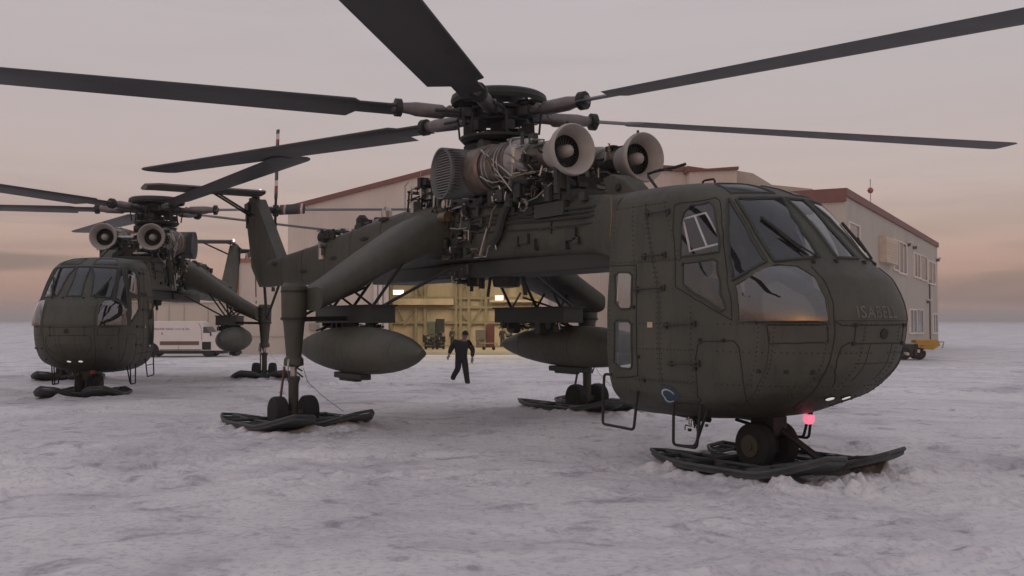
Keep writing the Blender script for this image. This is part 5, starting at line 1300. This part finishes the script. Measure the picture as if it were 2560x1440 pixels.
def build_equipment():
    rnd = random.Random(12); fz = GB + .03
    def X(u, d): return at(u, 800, d).x
    d = 90
    q = MB(); q.box((X(1068, d), d, fz), (X(1088, d), d + .8, fz + 2.35)); o = tog('locker', 'grey green steel locker inside the hangar, beside the dark cabinet', 'locker', q, mat('grey_green', (.10, .12, .09), .6), smooth=0, bevel=.03)
    q = MB(); q.box((X(1068, d) + .1, d - .03, fz + .15), (X(1078, d) - .02, d - .001, fz + 2.2)); q.box((X(1078, d) + .02, d - .03, fz + .15), (X(1088, d) - .1, d - .001, fz + 2.2)); q.build('door', mat('grey_green', (.1, .12, .09)), o, smooth=0)
    q = MB(); q.box((X(1089, d), d, fz), (X(1110, d), d + .9, fz + 2.6)); o = tog('cabinet', 'tall nearly black cabinet standing inside the hangar doorway', 'cabinet', q, mat('black_case', (.02, .022, .02), .6), smooth=0, bevel=.03)
    q = MB(); q.box((X(1089, d) + .08, d - .03, fz + .1), (X(1110, d) - .08, d - .001, fz + 2.5)); q.build('door', mat('black_case', (.02, .022, .02)), o, smooth=0)
    d = 86
    for u0, u1, lab in ((1062, 1086, 'cluttered tool trolley below the grey green locker in the hangar'), (1090, 1112, 'cluttered tool trolley in front of the dark cabinet in the hangar')):
        root = empty('tool_trolley', (X((u0 + u1) / 2, d), d, fz)); w = X(u1, d) - X(u0, d)
        q = MB(); q.box((-w / 2, -.3, .2), (w / 2, .3, .28)); q.box((-w / 2, -.3, .85), (w / 2, .3, .92))
        for x in (-w / 2 + .04, w / 2 - .04): q.tube([(x, -.28, .1), (x, -.28, 1.0)], .03, 6); q.tube([(x, .28, .1), (x, .28, 1.0)], .03, 6)
        q.build('frame', DARK, root)
        q = MB(); clutter(q, rnd, (-w / 2, -.28, .3), (w / 2, .28, 1.3), 24, 14, rt=(.015, .03), bs=(.08, .32)); q.build('equipment', CL, root, smooth=0)
        for x in (-w / 2 + .1, w / 2 - .1):
            for y in (-.25, .25): q = MB(); q.lathe([(-.03, .1), (.03, .1)], (x, y, .1), 'y', 12); q.build('wheel', RUBBER, root)
        tag(root, lab, 'trolley', 'trolleys in the hangar')
    d = 92
    q = MB(); q.box((X(1214, d), d, fz), (X(1236, d), d + .6, fz + 2.05)); o = tog('locker', 'dark red locker standing inside the hangar', 'locker', q, mat('dark_red', (.09, .02, .018), .6), smooth=0, bevel=.03)
    q = MB(); q.box((X(1214, d) + .08, d - .03, fz + .1), (X(1236, d) - .08, d - .001, fz + 1.95)); q.build('door', mat('dark_red', (.09, .02, .018)), o, smooth=0)
    q = MB(); q.box((X(1189, d), d - .4, fz + .7), (X(1213, d), d + .4, fz + 1.6)); q.box((X(1189, d) + .05, d - .3, fz), (X(1213, d) - .05, d + .3, fz + .7)); o = tog('storage_bin', 'grey storage bin left of the red locker in the hangar', 'bin', q, mat('mid_grey', (.13, .12, .10), .6), smooth=0, bevel=.03)
    d = 84; root = empty('hand_cart', (X(1222, d), d, fz)); q = MB(); q.box((-.75, -.35, .52), (.75, .35, .58)); q.tube([(-.7, 0, .5), (-.4, 0, .12)], .03, 6); q.tube([(.7, 0, .5), (.4, 0, .12)], .03, 6); q.tube([(-.7, 0, .55), (-1.0, 0, 1.0)], .03, 6); q.build('deck', mat('pale_tan', (.3, .26, .18), .6), root)
    for x in (-.4, .4): q = MB(); q.lathe([(-.35, .14), (.35, .14)], (x, 0, .15), 'y', 14); q.build('wheel', RUBBER, root)
    tag(root, 'flat hand cart on the hangar floor in front of the red locker', 'cart')
    d = 90; q = MB(); q.box((X(1329, d), d, fz), (X(1352, d), d + .9, fz + 2.0)); tog('crate', 'tall dark green crate at the right side of the hangar doorway', 'crate', q, mat('crate_green', (.05, .07, .035), .6), smooth=0, bevel=.03)
    root = empty('tarped_bench', (X(1300, 88), 88, fz)); q = MB(); q.box((-1.1, -.4, .7), (1.1, .4, .78))
    for x in (-1.0, 1.0): q.box((x - .05, -.35, 0), (x + .05, .35, .7))
    q.build('bench', DARK, root, smooth=0); q = MB(); clutter(q, rnd, (-1, -.3, .78), (.9, .3, 1.35), 14, 8, bs=(.1, .4)); q.build('clutter', CL, root, smooth=0)
    tag(root, 'workbench heaped with parts between the hangar worker and the green crate', 'bench')


# ------------------------------------------------------------------ people
def skinned(name, joints, edges, root_key, m, parent, sub=2):
    keys = list(joints); me = bpy.data.meshes.new(name)
    me.from_pydata([joints[k][:3] for k in keys], [(keys.index(a), keys.index(b)) for a, b in edges], [])
    o = bpy.data.objects.new(name, me); COL.objects.link(o); o.parent = parent
    o.modifiers.new('skin', 'SKIN')
    if not me.skin_vertices: raise RuntimeError('no skin layer')
    for i, k in enumerate(keys):
        r = joints[k][3]; r = r if isinstance(r, tuple) else (r, r)
        me.skin_vertices[0].data[i].radius = r; me.skin_vertices[0].data[i].use_root = (k == root_key)
    s = o.modifiers.new('sub', 'SUBSURF'); s.levels = sub; s.render_levels = sub
    me.materials.append(m)
    for md in o.modifiers:
        if md.type == 'SKIN': md.use_smooth_shade = True
    return o


SKINM = mat('skin', (.22, .13, .095), .6, 0, .1, 6)
CLOTH = mat('black_coverall', (.014, .015, .016), .85, 0, .3, 8, .3, 30)
HAIR = mat('dark_hair', (.02, .016, .012), .8, 0, .2, 20)


def person(loc, rz, J, label, cloth=CLOTH, group=None, scale=1.0, hat=None, seated=False):
    """J: joint positions (x across, y away, z up) for pelvis, chest, neck, head and the limbs"""
    root = empty('person', loc, rz); root.scale = (scale,) * 3
    P = {k: Vector(v) for k, v in J.items()}
    rad = dict(pelvis=(.135, .10), waist=(.125, .09), chest=(.165, .11), neck=.052, head=(.075, .085), crown=(.07, .08))
    B = {}
    for k in ('pelvis', 'waist', 'chest', 'neck', 'head', 'crown'):
        r = rad[k]; B[k] = (*P[k], r)
    E = [('pelvis', 'waist'), ('waist', 'chest'), ('chest', 'neck'), ('neck', 'head'), ('head', 'crown')]
    fwd = Vector(J.get('face', (0, -1, 0))).normalized()
    for s in ('l', 'r'):
        for k, r in (('shoulder', .062), ('elbow', .042), ('wrist', .027), ('hip', .085), ('knee', .056), ('ankle', .038), ('toe', .034)):
            B[s + k] = (*P[s + k], r)
        E += [('chest', s + 'shoulder'), (s + 'shoulder', s + 'elbow'), (s + 'elbow', s + 'wrist'), ('pelvis', s + 'hip'), (s + 'hip', s + 'knee'), (s + 'knee', s + 'ankle'), (s + 'ankle', s + 'toe')]
        w = P[s + 'wrist']; d = (w - P[s + 'elbow']).normalized(); side = d.cross(fwd)
        side = side.normalized() if side.length > .1 else Vector((1, 0, 0)); palm = w + d * .085
        B[s + 'palm'] = (*palm, (.036, .018)); E.append((s + 'wrist', s + 'palm'))
        for q, (off, ln) in enumerate(((-.030, .062), (-.010, .076), (.010, .070), (.029, .055))):
            a = palm + side * off + d * .02; b = a + d * ln * .55 + fwd * .008; c = b + d * ln * .35 + fwd * .024
            B[f'{s}f{q}a'] = (*a, .0095); B[f'{s}f{q}b'] = (*b, .0088); B[f'{s}f{q}c'] = (*c, .0078)
            E += [(s + 'palm', f'{s}f{q}a'), (f'{s}f{q}a', f'{s}f{q}b'), (f'{s}f{q}b', f'{s}f{q}c')]
        t1 = w + d * .04 - side * .034 + fwd * .01; t2 = t1 + d * .035 - side * .018 + fwd * .012
        B[s + 't1'] = (*t1, .011); B[s + 't2'] = (*t2, .009); E += [(s + 'wrist', s + 't1'), (s + 't1', s + 't2')]
    skinned('body', B, E, 'pelvis', SKINM, root)
    # clothing follows the body, a little larger
    Cj = {}; CE = [('pelvis', 'waist'), ('waist', 'chest'), ('chest', 'collar')]
    grow = lambda r, g: tuple(x + g for x in r) if isinstance(r, tuple) else r + g
    for k in ('pelvis', 'waist', 'chest'): Cj[k] = (*P[k], grow(rad[k], .05))
    Cj['collar'] = (*(P['chest'] * .45 + P['neck'] * .55), .105)
    for s in ('l', 'r'):
        for k, r in (('shoulder', .062), ('elbow', .042), ('hip', .085), ('knee', .056), ('ankle', .045), ('toe', .042)): Cj[s + k] = (*P[s + k], r + .038)
        Cj[s + 'cuff'] = (*(P[s + 'elbow'] * .08 + P[s + 'wrist'] * .92), .055)
        CE += [('chest', s + 'shoulder'), (s + 'shoulder', s + 'elbow'), (s + 'elbow', s + 'cuff'), ('pelvis', s + 'hip'), (s + 'hip', s + 'knee'), (s + 'knee', s + 'ankle'), (s + 'ankle', s + 'toe')]
    skinned('coverall', Cj, CE, 'pelvis', cloth, root)
    h = P['head']; up = (P['crown'] - P['head']).normalized(); rt = up.cross(fwd).normalized()
    hd = MB(); Mh = Matrix((tuple(rt) + (0,), tuple(fwd) + (0,), tuple(up) + (0,), (0, 0, 0, 1))).transposed(); Mh = Matrix.Translation(h + up * .02) @ Mh
    vs = []; n = 14; rings = []
    for i in range(9):
        a = R(-10 + i * 12.5); rr = math.cos(a)
        rings.append([Mh @ Vector((.093 * rr * math.cos(t), -.012 + .105 * rr * math.sin(t), .05 + .105 * math.sin(a) * (1 if True else 0))) for t in [2 * math.pi * j / n for j in range(n)]])
    hd.loft(rings); hd.build('hair' if hat is None else 'cap', HAIR if hat is None else hat, root, smooth=60)
    fc = MB(); fc.mat(0).cbox((0, 0, 0), (.022, .03, .05), Mh @ Matrix.Translation((0, .098, -.005)))
    for x in (-.033, .033): fc.mat(1).cbox((0, 0, 0), (.026, .012, .012), Mh @ Matrix.Translation((x, .086, .028)))
    for x in (-.088, .088): fc.mat(0).cbox((0, 0, 0), (.016, .035, .055), Mh @ Matrix.Translation((x, 0, .01)))
    fc.mat(2).cbox((0, 0, 0), (.05, .012, .01), Mh @ Matrix.Translation((0, .086, -.052)))
    fc.build('face', [SKINM, HAIR, mat('lip', (.25, .11, .09), .6)], root, smooth=0)
    tag(root, label, 'person', group)
    return root


def build_people():
    # main figure striding under the rotor
    d = 29.8; p = at(1168, 957, d); g = float(gz(p.x, d))
    J = dict(pelvis=(-.17, .02, .76), waist=(-.18, -.02, .92), chest=(-.17, -.10, 1.14), neck=(-.10, -.17, 1.30), head=(-.05, -.20, 1.39), crown=(-.045, -.21, 1.47), face=(.3, -1, -.1),
             lshoulder=(-.35, -.08, 1.22), lelbow=(-.48, .02, 1.02), lwrist=(-.53, -.06, .86), rshoulder=(.02, -.10, 1.20), relbow=(.17, -.02, 1.0), rwrist=(.15, -.14, .76),
             lhip=(-.25, .03, .72), lknee=(-.27, -.04, .44), lankle=(-.42, .22, .20), ltoe=(-.44, .18, .09), rhip=(-.09, 0, .72), rknee=(-.04, -.04, .40), rankle=(0, .04, .08), rtoe=(.02, -.12, .04))
    person((p.x, d, g), 0, J, 'person in black coveralls striding hunched across the snow before the hangar', hat=mat('black_cap', (.012, .012, .013), .9))
    # hangar workers
    S = dict(pelvis=(0, 0, .95), waist=(0, 0, 1.12), chest=(0, 0, 1.36), neck=(0, 0, 1.53), head=(0, -.01, 1.63), crown=(0, -.01, 1.72), face=(0, -1, 0),
             lshoulder=(-.19, 0, 1.45), lelbow=(-.27, .02, 1.17), lwrist=(-.28, -.08, .93), rshoulder=(.19, 0, 1.45), relbow=(.36, 0, 1.22), rwrist=(.48, -.06, 1.02),
             lhip=(-.10, 0, .90), lknee=(-.12, -.02, .50), lankle=(-.13, .02, .09), ltoe=(-.14, -.13, .04), rhip=(.10, 0, .90), rknee=(.12, -.02, .50), rankle=(.13, .02, .09), rtoe=(.14, -.13, .04))
    q = at(1256, 866, 93); person((q.x, 93, GB + .03), R(20), S, 'distant hangar worker in dark clothes with one arm held out, beside the red locker', group='workers in the hangar', cloth=mat('dark_work_cloth', (.02, .022, .02), .9))
    S2 = dict(S); S2['rwrist'] = (.20, -.28, 1.1); S2['relbow'] = (.26, -.02, 1.18)
    q = at(1131, 868, 92); person((q.x, 92, GB + .03), R(-30), S2, 'distant hangar worker seen just behind the shoulder of the striding person', group='workers in the hangar', cloth=mat('khaki_cloth', (.06, .055, .035), .9))
    q = at(1318, 868, 94); person((q.x, 94, GB + .03), R(60), S2, 'distant hangar worker standing next to the tall green crate', group='workers in the hangar', cloth=mat('dark_work_cloth', (.02, .022, .02), .9))
    # crew seated in the cockpits
    Z = dict(pelvis=(0, 0, 1.68), waist=(0, .02, 1.84), chest=(0, .03, 2.10), neck=(0, 0, 2.28), head=(0, -.03, 2.39), crown=(0, -.035, 2.48), face=(0, -1, 0),
             lshoulder=(-.18, .02, 2.18), lelbow=(-.24, -.12, 1.92), lwrist=(-.16, -.34, 1.86), rshoulder=(.18, .02, 2.18), relbow=(.24, -.12, 1.92), rwrist=(.16, -.34, 1.86),
             lhip=(-.10, -.02, 1.68), lknee=(-.13, -.46, 1.66), lankle=(-.13, -.56, 1.26), ltoe=(-.13, -.68, 1.2), rhip=(.10, -.02, 1.68), rknee=(.13, -.46, 1.66), rankle=(.13, -.56, 1.26), rtoe=(.13, -.68, 1.2))
    hel = mat('flight_helmet', (.12, .12, .11), .5)
    for (o, a), lab in ((H1, 'pilot in a grey helmet seated behind the windscreen of the near helicopter'), (H2, 'pilot in a grey helmet seated behind the windscreen of the far helicopter')):
        lx, ly = 5.75, -.50
        wx = o.x + lx * math.cos(a) - ly * math.sin(a); wy = o.y + lx * math.sin(a) + ly * math.cos(a)
        person((wx, wy, o.z), a + R(90), Z, lab, cloth=mat('olive_flight_suit', (.05, .052, .035), .9), hat=hel, group='pilots in the cockpits')


# ------------------------------------------------------------------ assemble
LAMPK = 0.62
build_ground(); build_hills()
build_hangar(); build_office(); build_van(); build_loader(); build_equipment()

heli, rot1 = helicopter()
heli.location = H1[0]; heli.rotation_euler = (0, 0, H1[1])


def copy_tree(o, parent=None):
    if o.type == 'LIGHT': return
    c = o.copy(); COL.objects.link(c); c.parent = parent
    for ch in o.children: copy_tree(ch, c)
    return c


h2 = copy_tree(heli)
h2.location = H2[0]; h2.rotation_euler = (0, 0, H2[1])
for c in h2.children:
    if c.name.startswith('beacon'):
        c.data = c.data.copy(); c.data.materials[0] = mat('unlit_red_lens', (.16, .02, .02), .3)
    if c.name.startswith('main_rotor'): c.rotation_euler.z = R(12)
    if c.name.startswith('tail_rotor'): c.rotation_euler.y = R(6)
build_lettering(heli)
build_emblem(heli)
tag(heli, 'near olive crane helicopter on skis, its cockpit filling the right of the scene', 'helicopter', 'crane helicopters parked on the snow')
tag(h2, 'farther olive crane helicopter facing the camera, parked beside the white van', 'helicopter', 'crane helicopters parked on the snow')
build_people()


def build_haze():
    mb = MB(); mb.box((-2600, -900, -3.0), (2600, 4100, 16))
    m = bpy.data.materials.new('cold_haze'); m.use_nodes = True; nt = m.node_tree; nt.nodes.clear()
    v = nt.nodes.new('ShaderNodeVolumePrincipled'); v.inputs['Color'].default_value = (.97, .95, .96, 1); v.inputs['Density'].default_value = .0007; v.inputs['Anisotropy'].default_value = .3
    o = nt.nodes.new('ShaderNodeOutputMaterial'); nt.links.new(v.outputs[0], o.inputs['Volume'])
    h = mb.build('haze', m, smooth=0); h['kind'] = 'stuff'


build_haze()
